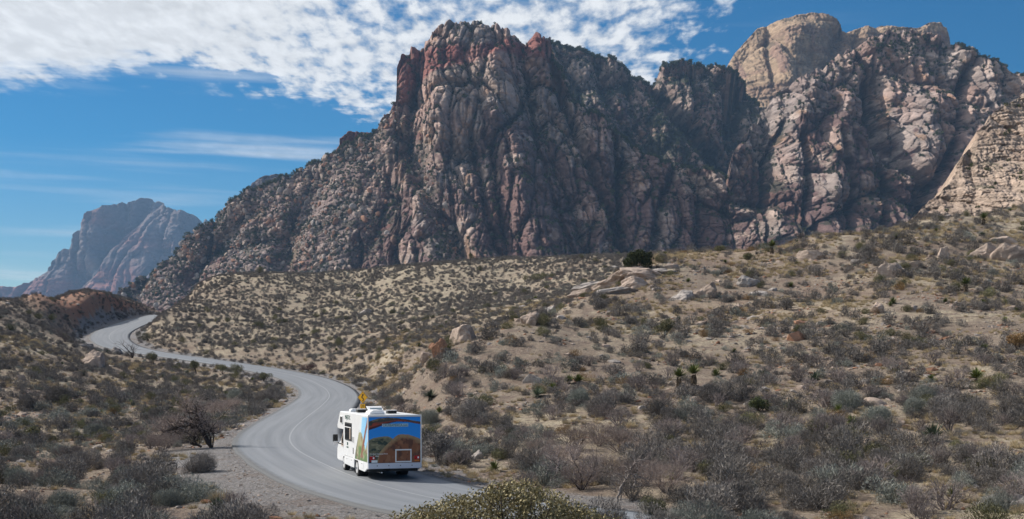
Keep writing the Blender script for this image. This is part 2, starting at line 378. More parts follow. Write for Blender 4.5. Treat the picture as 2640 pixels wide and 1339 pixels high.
# ------------------------------------------------------------ ground sheet
def build_ground():
    az = np.concatenate([np.linspace(-math.pi, -.47, 60, endpoint=False), np.linspace(-.47, .47, 470), np.linspace(.47, math.pi, 61)[1:]])
    rr = np.concatenate([[0.02, 2, 4], np.exp(np.linspace(math.log(6), math.log(480), 620)), np.exp(np.linspace(math.log(480), math.log(7300), 34))[1:]])
    R_, A_ = np.meshgrid(rr, az, indexing='ij'); x = R_ * np.sin(A_); y = R_ * np.cos(A_)
    h, d, off = ground(x, y, True)
    far = R_ > 900; h = np.where(far, PLAIN + 0 * h, h)
    h = np.where(R_ < 6, np.maximum(-1.75, h), h)
    V = np.stack([x, y, h], -1).reshape(-1, 3)
    # soil colour fields
    px = CX + F * np.tan(np.clip(A_, -1.2, 1.2)); yy = np.maximum(y, 1)
    red = np.exp(-(((x + 101) / 11) ** 2 + ((y - 350) / 65) ** 2)) * 1.0 * (x < -70 + 0 * x) * ss(d, 4.2, 6.5)
    cut = np.exp(-(((x + 93) / 9) ** 2 + ((y - 300) / 32) ** 2))
    red = np.clip(np.maximum(red, cut * .95 * ss(d, 4.5, 7)) + .18 * ss(fbm(x / 30, y / 30, 3, 31), .1, .6) * (x > 0), 0, 1)
    grav = 1 - ss(d + 1.0 * fbm(x / 3, y / 3, 3, 41), HALF + 2.0, HALF + 4.0)
    # wide gravel shoulder outside the near bend and inside the middle bend
    w = np.exp(-((y - 72) / 24.) ** 2) * (off > 0); grav = np.maximum(grav, w * (1 - ss(d + 1.5 * fbm(x / 4, y / 4, 3, 42), HALF + 4.5, HALF + 7.5)))
    grav = np.where(d < 60, grav, 0)
    straw = np.maximum(ss(fbm(x / 15, y / 15, 4, 51), -.15, .45), .95 * np.exp(-((y - 72) / 20.) ** 2) * ss(x, 1, 8) * ss(fbm(x / 8, y / 8, 3, 52), -.5, .1))
    pale = np.exp(-((A_ - math.atan((1000 - CX) / F)) / .13) ** 2) * ss(y, 205, 300)      # pale sandy mid hill
    me = np_mesh('ground', V, grid_faces(len(rr), len(az))[:, ::-1], True, {'red': red.ravel(), 'grav': grav.ravel(), 'straw': straw.ravel(), 'pale': pale.ravel()})
    o = bpy.data.objects.new('ground', me); link(o); tag(o, 'dry tan desert ground rolling away on both sides of the road', kind='structure')
    m, nt, p = newmat('desert_soil'); N, L = nt.nodes, nt.links
    g = N.new('ShaderNodeNewGeometry')
    def at(n):
        a = N.new('ShaderNodeAttribute'); a.attribute_name = n; return a.outputs['Fac']
    def noise(sc, det=6, r=.6, vec=None):
        t = N.new('ShaderNodeTexNoise'); t.inputs['Scale'].default_value = sc; t.inputs['Detail'].default_value = det; t.inputs['Roughness'].default_value = r
        L.new(vec or g.outputs['Position'], t.inputs['Vector']); return t.outputs['Fac']
    def rng(v, a, b, c=0., d_=1.):
        q = N.new('ShaderNodeMapRange'); q.interpolation_type = 'SMOOTHSTEP'; L.new(v, q.inputs['Value'])
        for k_, z_ in zip(('From Min', 'From Max', 'To Min', 'To Max'), (a, b, c, d_)): q.inputs[k_].default_value = z_
        return q.outputs['Result']
    def mix(f, a, b):
        q = N.new('ShaderNodeMix'); q.data_type = 'RGBA'
        if isinstance(f, float): q.inputs[0].default_value = f
        else: L.new(f, q.inputs[0])
        for i_, v_ in ((6, a), (7, b)):
            if isinstance(v_, tuple): q.inputs[i_].default_value = (*v_, 1)
            else: L.new(v_, q.inputs[i_])
        return q.outputs[2]
    def mul(a, b):
        q = N.new('ShaderNodeMath'); q.operation = 'MULTIPLY'
        for i_, v_ in enumerate((a, b)):
            if isinstance(v_, float): q.inputs[i_].default_value = v_
            else: L.new(v_, q.inputs[i_])
        return q.outputs[0]
    c = mix(rng(noise(.09, 6), .35, .65), (.28, .225, .175), (.37, .305, .235))
    c = mix(rng(noise(.55, 6, .7), .42, .62), c, (.24, .185, .15))
    c = mix(mul(at('straw'), rng(noise(.7, 7, .75), .40, .58)), c, (.52, .445, .325))
    c = mix(mul(at('pale'), rng(noise(.8, 6, .7), .30, .60)), c, (.42, .36, .265))
    c = mix(mul(at('red'), rng(noise(.6, 6, .7), .15, .5)), c, (.36, .175, .115))
    gc = mix(rng(noise(9, 4, .7), .35, .68), (.17, .165, .165), (.42, .40, .395))
    c = mix(rng(at('grav'), .25, .75), c, gc)
    vo = N.new('ShaderNodeTexVoronoi'); vo.inputs['Scale'].default_value = 3.6; L.new(g.outputs['Position'], vo.inputs['Vector'])
    peb = mul(rng(vo.outputs['Distance'], .30, .22), rng(noise(.35, 4, .6), .42, .6))
    c = mix(mul(peb, .75), c, (.47, .41, .36))
    c = mix(mul(rng(noise(4.0, 6, .8), .48, .64), .75), c, (.13, .105, .09))
    c = mix(mul(rng(noise(.22, 5, .7), .50, .66), .45), c, (.19, .135, .105))
    L.new(c, p.inputs['Base Color']); p.inputs['Roughness'].default_value = .95; p.inputs['Specular IOR Level'].default_value = .08
    b = N.new('ShaderNodeBump'); b.inputs['Strength'].default_value = 1.0; b.inputs['Distance'].default_value = .45; L.new(noise(1.8, 9, .75), b.inputs['Height'])
    b2 = N.new('ShaderNodeBump'); b2.inputs['Strength'].default_value = .6; b2.inputs['Distance'].default_value = .12; L.new(peb, b2.inputs['Height']); L.new(b.outputs[0], b2.inputs['Normal'])
    L.new(b2.outputs[0], p.inputs['Normal']); me.materials.append(m)
    return o
ground_ob = build_ground()

# ------------------------------------------------------------ road
def strip(name, o0, o1, nseg, dz, mat, i0=0, i1=None, step=2, wob=0.0, thick=0.0):
    idx = np.arange(i0, i1 or len(RC), step); offs = np.linspace(o0, o1, nseg + 1)
    wv = wob * fbm(RS[idx] / 2.2, RS[idx] * 0, 3, 71)
    V = []; U = []; Sx = []
    for j, o_ in enumerate(offs):
        oo = o_ + (wv if j in (0, nseg) else 0); V.append(np.c_[RC[idx, 0] + RN[idx, 0] * oo, RC[idx, 1] + RN[idx, 1] * oo, zc[idx] + dz]); U.append(np.full(len(idx), o_)); Sx.append(RS[idx])
    if thick:
        V = [V[0] - [0, 0, thick]] + V + [V[-1] - [0, 0, thick]]; U = [U[0]] + U + [U[-1]]; Sx = [Sx[0]] + Sx + [Sx[-1]]
    V = np.concatenate(V); me = np_mesh(name, V, grid_faces(len(U), len(idx)), True, {'across': np.concatenate(U), 'along': np.concatenate(Sx)})
    me.materials.append(mat); o = bpy.data.objects.new(name, me); link(o); return o
def road_mat(name, line=False):
    m, nt, p = newmat(name); N, L = nt.nodes, nt.links
    a = N.new('ShaderNodeAttribute'); a.attribute_name = 'across'; b = N.new('ShaderNodeAttribute'); b.attribute_name = 'along'
    cb = N.new('ShaderNodeCombineXYZ'); L.new(a.outputs['Fac'], cb.inputs[0]); L.new(b.outputs['Fac'], cb.inputs[1])
    mp = N.new('ShaderNodeMapping'); mp.inputs['Scale'].default_value = (1.6, .028, 1); L.new(cb.outputs[0], mp.inputs[0])
    n1 = N.new('ShaderNodeTexNoise'); n1.inputs['Scale'].default_value = 1.0; n1.inputs['Detail'].default_value = 5; n1.inputs['Roughness'].default_value = .6; L.new(mp.outputs[0], n1.inputs['Vector'])
    n2 = N.new('ShaderNodeTexNoise'); n2.inputs['Scale'].default_value = 1.2; n2.inputs['Detail'].default_value = 8; n2.inputs['Roughness'].default_value = .7; L.new(cb.outputs[0], n2.inputs['Vector'])
    n3 = N.new('ShaderNodeTexNoise'); n3.inputs['Scale'].default_value = 40; n3.inputs['Detail'].default_value = 3; L.new(cb.outputs[0], n3.inputs['Vector'])
    cr = N.new('ShaderNodeValToRGB'); e = cr.color_ramp.elements
    if line:
        e[0].position = .30; e[0].color = (.24, .25, .265, 1); e[1].position = .62; e[1].color = (.29, .305, .325, 1); L.new(n2.outputs['Fac'], cr.inputs[0])
    else:
        e[0].position = .33; e[0].color = (.15, .163, .182, 1); e[1].position = .68; e[1].color = (.215, .228, .248, 1); L.new(n1.outputs['Fac'], cr.inputs[0])
    mul = N.new('ShaderNodeMath'); mul.operation = 'MULTIPLY_ADD'; L.new(n3.outputs['Fac'], mul.inputs[0]); mul.inputs[1].default_value = .35; mul.inputs[2].default_value = .82
    # darker sealed margin along both edges, ragged
    ab = N.new('ShaderNodeMath'); ab.operation = 'ABSOLUTE'; L.new(a.outputs['Fac'], ab.inputs[0])
    ad = N.new('ShaderNodeMath'); ad.operation = 'MULTIPLY_ADD'; L.new(n2.outputs['Fac'], ad.inputs[0]); ad.inputs[1].default_value = .35; L.new(ab.outputs[0], ad.inputs[2])
    rg = N.new('ShaderNodeMapRange'); L.new(ad.outputs[0], rg.inputs['Value']); rg.inputs['From Min'].default_value = HALF - .33; rg.inputs['From Max'].default_value = HALF - .05
    rg.inputs['To Min'].default_value = 1; rg.inputs['To Max'].default_value = .35
    m2 = N.new('ShaderNodeMath'); m2.operation = 'MULTIPLY'; L.new(mul.outputs[0], m2.inputs[0]); L.new(rg.outputs['Result'], m2.inputs[1])
    v = N.new('ShaderNodeVectorMath'); v.operation = 'SCALE'; L.new(cr.outputs[0], v.inputs[0]); L.new(m2.outputs[0], v.inputs['Scale'])
    L.new(v.outputs[0], p.inputs['Base Color']); p.inputs['Roughness'].default_value = .72; p.inputs['Specular IOR Level'].default_value = .35
    bp = N.new('ShaderNodeBump'); bp.inputs['Strength'].default_value = .3; bp.inputs['Distance'].default_value = .02; L.new(n3.outputs['Fac'], bp.inputs['Height']); L.new(bp.outputs[0], p.inputs['Normal'])
    return m
ASPH = road_mat('weathered_asphalt'); LINE = road_mat('worn_line_paint', True)
tag(strip('road', -HALF, HALF, 16, 0.0, ASPH, wob=.12, thick=.14), 'grey two lane asphalt road winding in an S between desert hills', kind='structure')
tag(strip('road_marking', -.055, .055, 1, 0.006, LINE, i0=30, step=3), 'faint worn pale centre line along the winding road', kind='structure')

# ------------------------------------------------------------ mountains
ROCKM = rock_material('sandstone_cliff', grain=.055, bump=.9, bscale=.16, bdist=5.0, bands=.30)
ROCKF = rock_material('far_sandstone', grain=.02, bump=.8, bscale=.05, bdist=14.0, bands=.22)
ROCKE = rock_material('near_sandstone_dome', grain=.35, bump=.9, bscale=.5, bdist=1.6, bands=.25)
K = 2640 / 2576.
def poly(pts, x): p = np.array(pts, float) * K; return np.interp(x, p[:, 0], p[:, 1])
PALE = np.array((.455, .35, .295)); PINK = np.array((.41, .28, .235)); RED = np.array((.25, .085, .06)); VARN = np.array((.125, .066, .066)); GREY = np.array((.34, .29, .27))
VEG = np.array((.035, .042, .026))
MASSIF = {}
def massif(name, sky, base, D0, D1, nc, nr, cells, label, mat, colour, jag=6, prof=1.0, talus=None, back=250, seed=0, crest=0.0, s_scale=1.0, carve=(), flatshade=True):
    """a real slope of rock: cells = (width m, height m, relief m); talus(px, v) in 0..1 loosens the columns into rubble"""
    x0, x1 = sky[0][0] * K, sky[-1][0] * K
    px = np.linspace(x0, x1, nc); v = np.linspace(0, 1, nr) ** .95
    SKY = poly(sky, px) + jag * (fbm(px / 26, px * 0 + seed, 4, 200 + seed, .6)); BAS = poly(base, px)
    PX, VV = np.meshgrid(px, v); PY = BAS + (SKY - BAS) * VV
    d0 = np.interp(px, *np.array(D0, float).T * [[K], [1]]) if isinstance(D0, list) else D0
    d1 = np.interp(px, *np.array(D1, float).T * [[K], [1]]) if isinstance(D1, list) else D1
    D = d0 + (d1 - d0) * VV ** prof
    X = (PX - CX) / F * D; Z = (HY - PY) / F * D
    tl = talus(PX, PY, VV) if talus else np.zeros_like(PX)
    wx = X + 10 * s_scale * fbm(X / (40 * s_scale), Z / (60 * s_scale), 3, seed + 7); wz = Z + 14 * s_scale * fbm(X / (50 * s_scale), Z / (50 * s_scale), 3, seed + 8)
    disp = np.zeros_like(X); crack = np.zeros_like(X); ids = []
    for i, (cw, ch, am) in enumerate(cells):
        e, tilt, cid = blocks(wx / cw, wz / ch, seed + 20 + i); e = np.clip(e, 0, 1); bul = .55 * np.sqrt(np.clip(e * 1.6, 0, 1)) + .45 * np.clip(e * 4, 0, 1) + .35 * (cid - .5) + .55 * tilt
        loose = 1 - (.85 if ch > cw * 1.3 else .2) * tl if i > 0 else 1 - .3 * tl
        disp += am * (bul - .6) * loose; crack = np.maximum(crack, (1 - ss(e, 0, .13)) * (am / cells[0][2]) ** .4); ids.append(cid)
    gul = np.zeros_like(X)
    for path, wd, dp in carve:
        pa = np.array(path, float); gx = np.interp(PY / K, pa[:, 1], pa[:, 0]); g_ = np.exp(-((PX / K - gx + 8 * fbm(PX / 40, PY / 30, 3, seed + 5)) / wd) ** 2) * ss(PY / K, pa[0, 1] - 15, pa[0, 1] + 25) * (1 - ss(PY / K, pa[-1, 1] + 10, pa[-1, 1] + 60)); disp -= dp * g_
        if dp > 0: gul = np.maximum(gul, g_)
    f1, f2, cb = worley(X / (11 * s_scale), Z / (9 * s_scale), seed + 55)
    disp += tl * 5 * s_scale * (np.sqrt(np.clip((f2 - f1) * 1.5, 0, 1)) - .5 + .6 * (cb - .5))
    f1, f2, cj = worley(wx / (5.2 * s_scale), wz / (9.5 * s_scale), seed + 58); disp += (1 - .6 * tl) * 3.6 * s_scale * (np.sqrt(np.clip((f2 - f1) * 1.8, 0, 1)) - .6 + .7 * (cj - .5))
    hz = Z / (17 * s_scale) + .5 * fbm(X / (45 * s_scale), Z / (80 * s_scale), 3, seed + 59); fr = hz - np.floor(hz); disp += (1 - tl) * 3.4 * s_scale * (ss(fr, 0, .10) - ss(fr, .5, 1.0)) * ss(fbm(X / (38 * s_scale), Z / (38 * s_scale), 3, seed + 60), -.3, .3)
    hz = Z / (6.5 * s_scale) + .6 * fbm(X / (30 * s_scale), Z / (50 * s_scale), 3, seed + 64); fr = hz - np.floor(hz); disp += (1 - .7 * tl) * 1.9 * s_scale * (ss(fr, 0, .15) - ss(fr, .55, 1.0)) * ss(fbm(X / (24 * s_scale), Z / (20 * s_scale), 3, seed + 65), -.2, .3)
    disp += 2.6 * s_scale * fbm(X / (8 * s_scale), Z / (6 * s_scale), 5, seed + 61, .65)
    edge = ss(VV, 0.0, .03)
    Y = D - disp * edge
    # bedding: small steps with height
    st = np.sin(Z / (4.2 * s_scale) + 2.5 * fbm(X / (60 * s_scale), Z / (30 * s_scale), 3, seed + 70)); Y += -.7 * s_scale * st * (1 - tl)
    if crest:                                  # rounded knobs along the top
        f1, f2, cid = worley(X / (16 * s_scale) + 5, Z * 0 + .5, seed + 80, .8); top = ss(VV, .9, 1)
        Z = Z + crest * top * (np.sqrt(np.clip(f2 - f1, 0, 1)) - .45 + .8 * (cid - .5))
    # slope for colouring
    dYz = np.gradient(Y, axis=0) / np.maximum(np.abs(np.gradient(Z, axis=0)), .2)
    flat = np.clip(ss(dYz, .7, 2.2) + .55 * gul, 0, 1.3)
    C = colour(PX / K, PY / K, VV, X, Z, ids, cb, crack, flat, tl, seed)
    # the far side of the mountain
    nb = 10; t = np.linspace(0, 1, nb + 1)[1:, None]
    Xb = X[-1] * (1 + 0 * t); Yb = Y[-1] + back * t; Zb = Z[-1] * (1 - t ** 1.3) + (PLAIN - 10) * t ** 1.3 + 4 * fbm(Xb / 30, Yb / 30, 3, seed + 90)
    V = np.concatenate([np.stack([X, Y, Z], -1), np.stack([Xb, Yb, Zb], -1)]); Cb = np.repeat(C[-1:], nb, 0)
    me = np_mesh(name, V.reshape(-1, 3), grid_faces(nr + nb, nc), False, None, np.clip(np.concatenate([C, Cb]), 0.01, 1).reshape(-1, 3))
    if not flatshade: me.polygons.foreach_set('use_smooth', np.ones(len(me.polygons), bool))
    me.materials.append(mat); o = bpy.data.objects.new(name, me); link(o); tag(o, label, kind='structure')
    MASSIF[name] = (X, Y, Z, PX / K, PY / K, VV, tl, flat, crack)
    return o
def lerp(a, b, t): return a + (b - a) * t[..., None]
def col_main(x, y, v, X, Z, ids, cb, crack, flat, tl, seed):
    C = np.broadcast_to(PINK, x.shape + (3,)).copy()
    C = lerp(C, PALE, ss(fbm(X / 60, Z / 45, 4, seed + 101), -.25, .35)); C = lerp(C, GREY, ss(fbm(X / 35, Z / 70, 4, seed + 102), 0, .5) * .7)
    C = C * (0.80 + .45 * ids[-1])[..., None]
    C = C * (1 + .10 * np.sin(Z / 5 + 3 * fbm(X / 80, Z / 40, 3, seed + 103)))[..., None]
    # orange stain and desert varnish, thicker low on the walls
    C = lerp(C, np.array((.40, .21, .10)), ss(fbm(X / 16, Z / 26, 4, seed + 104), .28, .5) * .5)
    low = ss(y, 250, 560); vz = fbm(X / 24, Z / 34, 5, seed + 105, .6)
    C = lerp(C, VARN, ss(vz + .52 * low - .18 - .5 * tl, .08, .24) * .72)
    # scrub on ledges and in gullies; same dark tone paints shade into the cracks
    C = lerp(C, VEG, np.clip(ss(.7 * flat + .8 * fbm(X / 22, Z / 22, 4, seed + 106) + .75 * crack, .85, 1.15), 0, 1) * .8)
    return C
def col_A(x, y, v, X, Z, ids, cb, crack, flat, tl, seed):
    C = col_main(x, y, v, X, Z, ids, cb, crack, flat, tl, seed)
    # the red cap band of the left peak: rises to the right from the notch
    f = fbm(X / 45, Z / 25, 3, seed + 110) * 14
    top = np.interp(x, [980, 1040, 1100, 1200, 1300, 1345, 1400, 1450], [100, 120, 118, 125, 108, 95, 108, 120]); bot = np.interp(x, [980, 1000, 1060, 1130, 1250, 1320, 1400, 1450], [330, 275, 215, 185, 165, 150, 150, 140])
    rb = ss(y + f, top - 4, top + 10) * (1 - ss(y + f, bot - 10, bot + 8)) * (x > 930) * (x < 1460)
    C = lerp(C, np.array((.31, .105, .085)), rb * .9 * (.65 + .35 * ids[1]))
    # maroon soil at the foot of the talus
    C = lerp(C, np.array((.17, .055, .05)), ss(fbm(X / 40, Z / 14, 4, seed + 111) + .6 * ss(y, 600, 720) * (x < 720) - .2, .05, .4) * .75 * (tl > .3))
    # rubble blocks: some pale, some dark with scrub between them
    Cb = lerp(np.broadcast_to(np.array((.14, .105, .10)), x.shape + (3,)), np.array((.33, .26, .24)), cb ** 1.2)
    Cb = lerp(Cb, VEG * 1.4, ss(fbm(X / 14, Z / 10, 4, seed + 112), .02, .2) * .85)
    return lerp(C, Cb, tl * .8 * (1 - .6 * ss(fbm(X / 55, Z / 30, 3, seed + 113), .0, .3)))
def col_pale(x, y, v, X, Z, ids, cb, crack, flat, tl, seed):
    C = np.broadcast_to(np.array((.42, .30, .20)), x.shape + (3,)).copy()
    C = lerp(C, np.array((.34, .225, .16)), ss(fbm(X / 90, Z / 22, 4, seed + 121), -.1, .5)); C = C * (1 + .09 * np.sin(Z / 6 + X / 30 + 2 * fbm(X / 90, Z / 60, 3, seed + 122)))[..., None]
    C = lerp(C, VARN * 2, ss(fbm(X / 22, Z / 90, 4, seed + 123), .25, .5) * .45)
    return lerp(C, VEG, ss(flat + .7 * fbm(X / 20, Z / 12, 4, seed + 106), .95, 1.2) * .6)
def col_back(x, y, v, X, Z, ids, cb, crack, flat, tl, seed):
    C = col_main(x, y - 60, v, X, Z, ids, cb, crack, flat, tl, seed) * .95
    return lerp(C, VEG * 1.1, ss(fbm(X / 30, Z / 26, 5, seed + 131, .6) + .5 * ss(y, 280, 420) + .5 * flat - .1, .12, .30) * .9)
def col_E(x, y, v, X, Z, ids, cb, crack, flat, tl, seed):
    C = np.broadcast_to(np.array((.50, .385, .305)), x.shape + (3,)).copy(); C = C * (.85 + .3 * ids[-1])[..., None]
    C = lerp(C, np.array((.42, .305, .235)), .7 * ss(fbm(X / 12, Z / 8, 4, seed + 141), .0, .5))
    return lerp(C, VEG * 1.6, ss(flat + fbm(X / 7, Z / 5, 4, seed + 142), 1.35, 1.6) * .7)
def col_F(x, y, v, X, Z, ids, cb, crack, flat, tl, seed):
    C = np.broadcast_to(np.array((.175, .145, .15)), x.shape + (3,)).copy()
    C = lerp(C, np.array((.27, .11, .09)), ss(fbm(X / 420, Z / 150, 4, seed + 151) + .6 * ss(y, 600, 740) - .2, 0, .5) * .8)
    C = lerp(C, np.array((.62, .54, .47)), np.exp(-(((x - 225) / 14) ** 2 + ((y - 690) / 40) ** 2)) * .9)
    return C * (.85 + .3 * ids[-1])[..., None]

skyA = [(262, 775), (300, 742), (360, 705), (430, 650), (520, 562), (580, 520), (622, 482), (650, 478), (720, 447), (780, 415), (850, 378), (900, 352), (940, 335), (962, 300), (985, 278), (992, 262), (998, 262), (1001, 180), (1012, 150), (1035, 122), (1078, 115), (1088, 84), (1120, 72), (1165, 66), (1200, 58), (1260, 78), (1310, 100), (1340, 104), (1348, 97), (1385, 108), (1392, 150), (1440, 235), (1480, 280), (1550, 330), (1640, 390), (1700, 425), (1760, 432), (1815, 455), (1835, 500), (1845, 640)]
baseA = [(262, 840), (500, 790), (900, 750), (1845, 730)]
def talA(PX, PY, VV):
    x, y = PX / K, PY / K
    line = np.interp(y, [50, 290, 330, 450, 560, 640, 800], [900, 990, 1010, 960, 930, 900, 830])   # left of this the slope is rubble
    t = 1 - ss(x + 70 * fbm(x / 60, y / 40, 3, 77), line - 60, line + 60)
    strip_ = np.exp(-((x - (1020 + (y - 300) * .33)) / 32) ** 2) * ss(y, 300, 360) * .9      # scrubby gully
    return np.clip(np.maximum(t, strip_), 0, 1)
massif('left_mountain', skyA, baseA, [(262, 1760), (600, 1640), (900, 1500), (1250, 1410), (1500, 1420), (1845, 1520)], [(262, 1790), (720, 1760), (990, 1710), (1005, 1720), (1200, 1740), (1385, 1770), (1550, 1720), (1845, 1620)], 860, 360,
       [(95, 200, 40), (26, 80, 19), (9.5, 19, 8)], 'tall fluted sandstone mountain with a red cap and a long rubble slope on its left', ROCKM, col_A, jag=5, prof=.95, talus=talA, seed=1, crest=6,
       carve=[([(1385, 108), (1400, 200), (1445, 330), (1500, 460), (1580, 660)], 11, 55), ([(1010, 320), (1060, 460), (1125, 560), (1170, 660)], 24, 45), ([(1548, 330), (1552, 480), (1570, 660)], 7, 32), ([(1690, 430), (1655, 540), (1630, 660)], 11, 35), ([(1180, 330), (1215, 500), (1260, 650)], 8, 24), ([(1320, 170), (1345, 330), (1400, 520), (1450, 650)], 7, 26),
              ([(1240, 130), (1270, 320), (1330, 560), (1380, 660)], 45, -30), ([(1480, 330), (1530, 480), (1540, 640)], 30, -22), ([(1130, 180), (1110, 300), (1090, 500)], 50, -26), ([(1020, 120), (1050, 200), (1030, 280)], 9, 26), ([(820, 430), (760, 560), (700, 660)], 26, 30), ([(640, 520), (560, 600), (470, 700)], 22, 22)])
massif('canyon_ridge', [(1370, 118), (1400, 112), (1450, 128), (1500, 142), (1550, 166), (1590, 192), (1640, 205), (1655, 200), (1668, 164), (1700, 160), (1760, 166), (1795, 168), (1820, 182), (1870, 200), (1900, 260), (1960, 420)], [(1370, 560), (1960, 600)], [(1370, 1800), (1640, 1900), (1840, 2060), (1960, 1880)], 2200, 320, 210,
       [(110, 220, 46), (28, 70, 18), (11, 20, 9)], 'dark tree flecked ridge closing the canyon between the two big mountains', ROCKM, col_back, jag=7, prof=1.0, seed=3, crest=6, carve=[([(1640, 205), (1700, 290), (1770, 360), (1835, 440)], 26, 110), ([(1660, 170), (1650, 240)], 7, 40), ([(1740, 170), (1750, 260)], 7, 30), ([(1500, 150), (1530, 260), (1600, 360)], 14, 45), ([(1860, 210), (1850, 330)], 30, 60)])
massif('pale_dome', [(1790, 200), (1818, 184), (1845, 140), (1870, 110), (1905, 74), (1935, 62), (1970, 50), (2000, 42), (2040, 38), (2070, 42), (2095, 54), (2110, 66), (2128, 82), (2150, 80), (2180, 70), (2220, 66), (2270, 74), (2312, 72), (2330, 62), (2362, 58), (2378, 74), (2392, 112), (2420, 135), (2460, 180)], [(1790, 420), (2460, 400)], 2350, 2700, 330, 150,
       [(170, 300, 40), (60, 160, 7), (24, 50, 2.5)], 'smooth pale sandstone dome standing highest behind the right mountain', ROCKM, col_pale, jag=3, prof=.9, seed=4, s_scale=1.3, flatshade=False, carve=[([(2000, 60), (1975, 130), (1985, 200)], 60, -50), ([(1930, 90), (1925, 140), (1935, 190)], 8, 26), ([(2110, 70), (2105, 180), (2120, 260)], 24, 50), ([(2150, 90), (2160, 200)], 12, 30)])
skyD = [(1826, 500), (1834, 420), (1850, 370), (1880, 330), (1905, 312), (1930, 270), (1955, 235), (1990, 215), (2030, 190), (2060, 182), (2110, 140), (2150, 118), (2200, 98), (2260, 86), (2320, 92), (2385, 112), (2420, 128), (2480, 150), (2535, 160), (2560, 190), (2600, 215), (2720, 260)]
def talD(PX, PY, VV):
    x, y = PX / K, PY / K; return np.exp(-(((x - 2250) / 90) ** 2 + ((y - 120) / 35) ** 2)) * .8
massif('right_mountain', skyD, [(1826, 730), (2720, 700)], [(1826, 1780), (1950, 1620), (2120, 1500), (2300, 1520), (2720, 1480)], [(1826, 1800), (1900, 1860), (2050, 1900), (2250, 1980), (2720, 1850)], 500, 340,
       [(120, 210, 50), (30, 60, 18), (11, 18, 8)], 'broad craggy sandstone mountain with dark varnished walls on the right', ROCKM, col_main, jag=6, prof=.9, talus=talD, seed=6, crest=7,
       carve=[([(2190, 190), (2200, 300), (2260, 420), (2330, 460), (2345, 520)], 22, 75), ([(2010, 330), (2025, 450), (2040, 640)], 8, 36), ([(1975, 300), (1925, 420), (1930, 640)], 8, 34), ([(2110, 330), (2150, 480), (2150, 620)], 9, 34), ([(2440, 160), (2400, 330), (2350, 480)], 12, 40), ([(2240, 430), (2225, 600)], 8, 36), ([(2310, 480), (2290, 600)], 9, 34),
              ([(2040, 200), (2000, 320), (1975, 480)], 38, -32), ([(2130, 230), (2090, 380), (2090, 560)], 30, -26), ([(2320, 240), (2310, 400)], 36, -30)])
massif('sandstone_dome', [(2290, 548), (2330, 518), (2360, 490), (2400, 440), (2420, 395), (2445, 372), (2462, 325), (2490, 290), (2530, 262), (2576, 235), (2640, 205), (2740, 190)], [(2290, 590), (2740, 560)], [(2290, 385), (2740, 345)], [(2290, 390), (2400, 425), (2500, 460), (2740, 510)], 260, 230,
       [(24, 15, 3.4), (10, 5, 1.5), (5, 2.4, .7)], 'sunlit pinkish sandstone dome rising at the right edge behind the hill', ROCKE, col_E, jag=8, prof=.85, seed=8, s_scale=.2, back=120, flatshade=False)
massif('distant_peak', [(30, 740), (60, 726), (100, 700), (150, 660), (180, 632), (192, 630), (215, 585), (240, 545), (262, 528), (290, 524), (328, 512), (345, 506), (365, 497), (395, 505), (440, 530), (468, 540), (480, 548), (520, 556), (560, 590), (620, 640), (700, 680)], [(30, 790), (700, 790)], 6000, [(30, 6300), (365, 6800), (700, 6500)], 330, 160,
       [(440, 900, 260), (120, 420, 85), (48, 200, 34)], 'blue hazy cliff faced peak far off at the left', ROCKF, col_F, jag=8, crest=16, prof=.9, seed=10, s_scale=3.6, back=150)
massif('distant_ridge', [(-400, 700), (-100, 716), (0, 721), (40, 724), (62, 722), (90, 728), (140, 745), (200, 770)], [(-400, 800), (200, 800)], 6750, 7000, 120, 40,
       [(500, 300, 160), (140, 120, 50), (50, 50, 20)], 'low blue ridge on the horizon at the far left', ROCKF, col_F, jag=3, seed=12, s_scale=5, back=150)
massif('red_spur', [(838, 398), (846, 378), (856, 352), (878, 336), (905, 333), (932, 334), (960, 345), (1000, 380)], [(838, 460), (1000, 470)], 1790, 1850, 80, 60,
       [(40, 90, 14), (13, 50, 8), (6, 20, 3)], 'small dark red crag peeping over the rubble slope', ROCKM, lambda *a: col_main(*a) * .15 + np.array((.22, .085, .07)) * .85 * (.7 + .6 * a[5][1])[..., None], jag=4, seed=14, back=80)
massif('far_shoulder', [(606, 500), (622, 482), (640, 456), (665, 443), (690, 437), (712, 441), (730, 450), (780, 480)], [(606, 540), (780, 540)], 2900, 2980, 70, 50,
       [(60, 90, 14), (20, 50, 8), (9, 20, 4)], 'small bluish crag showing over the middle of the rubble slope', ROCKF, lambda *a: col_F(*a) * .8, jag=3, seed=16, back=120)

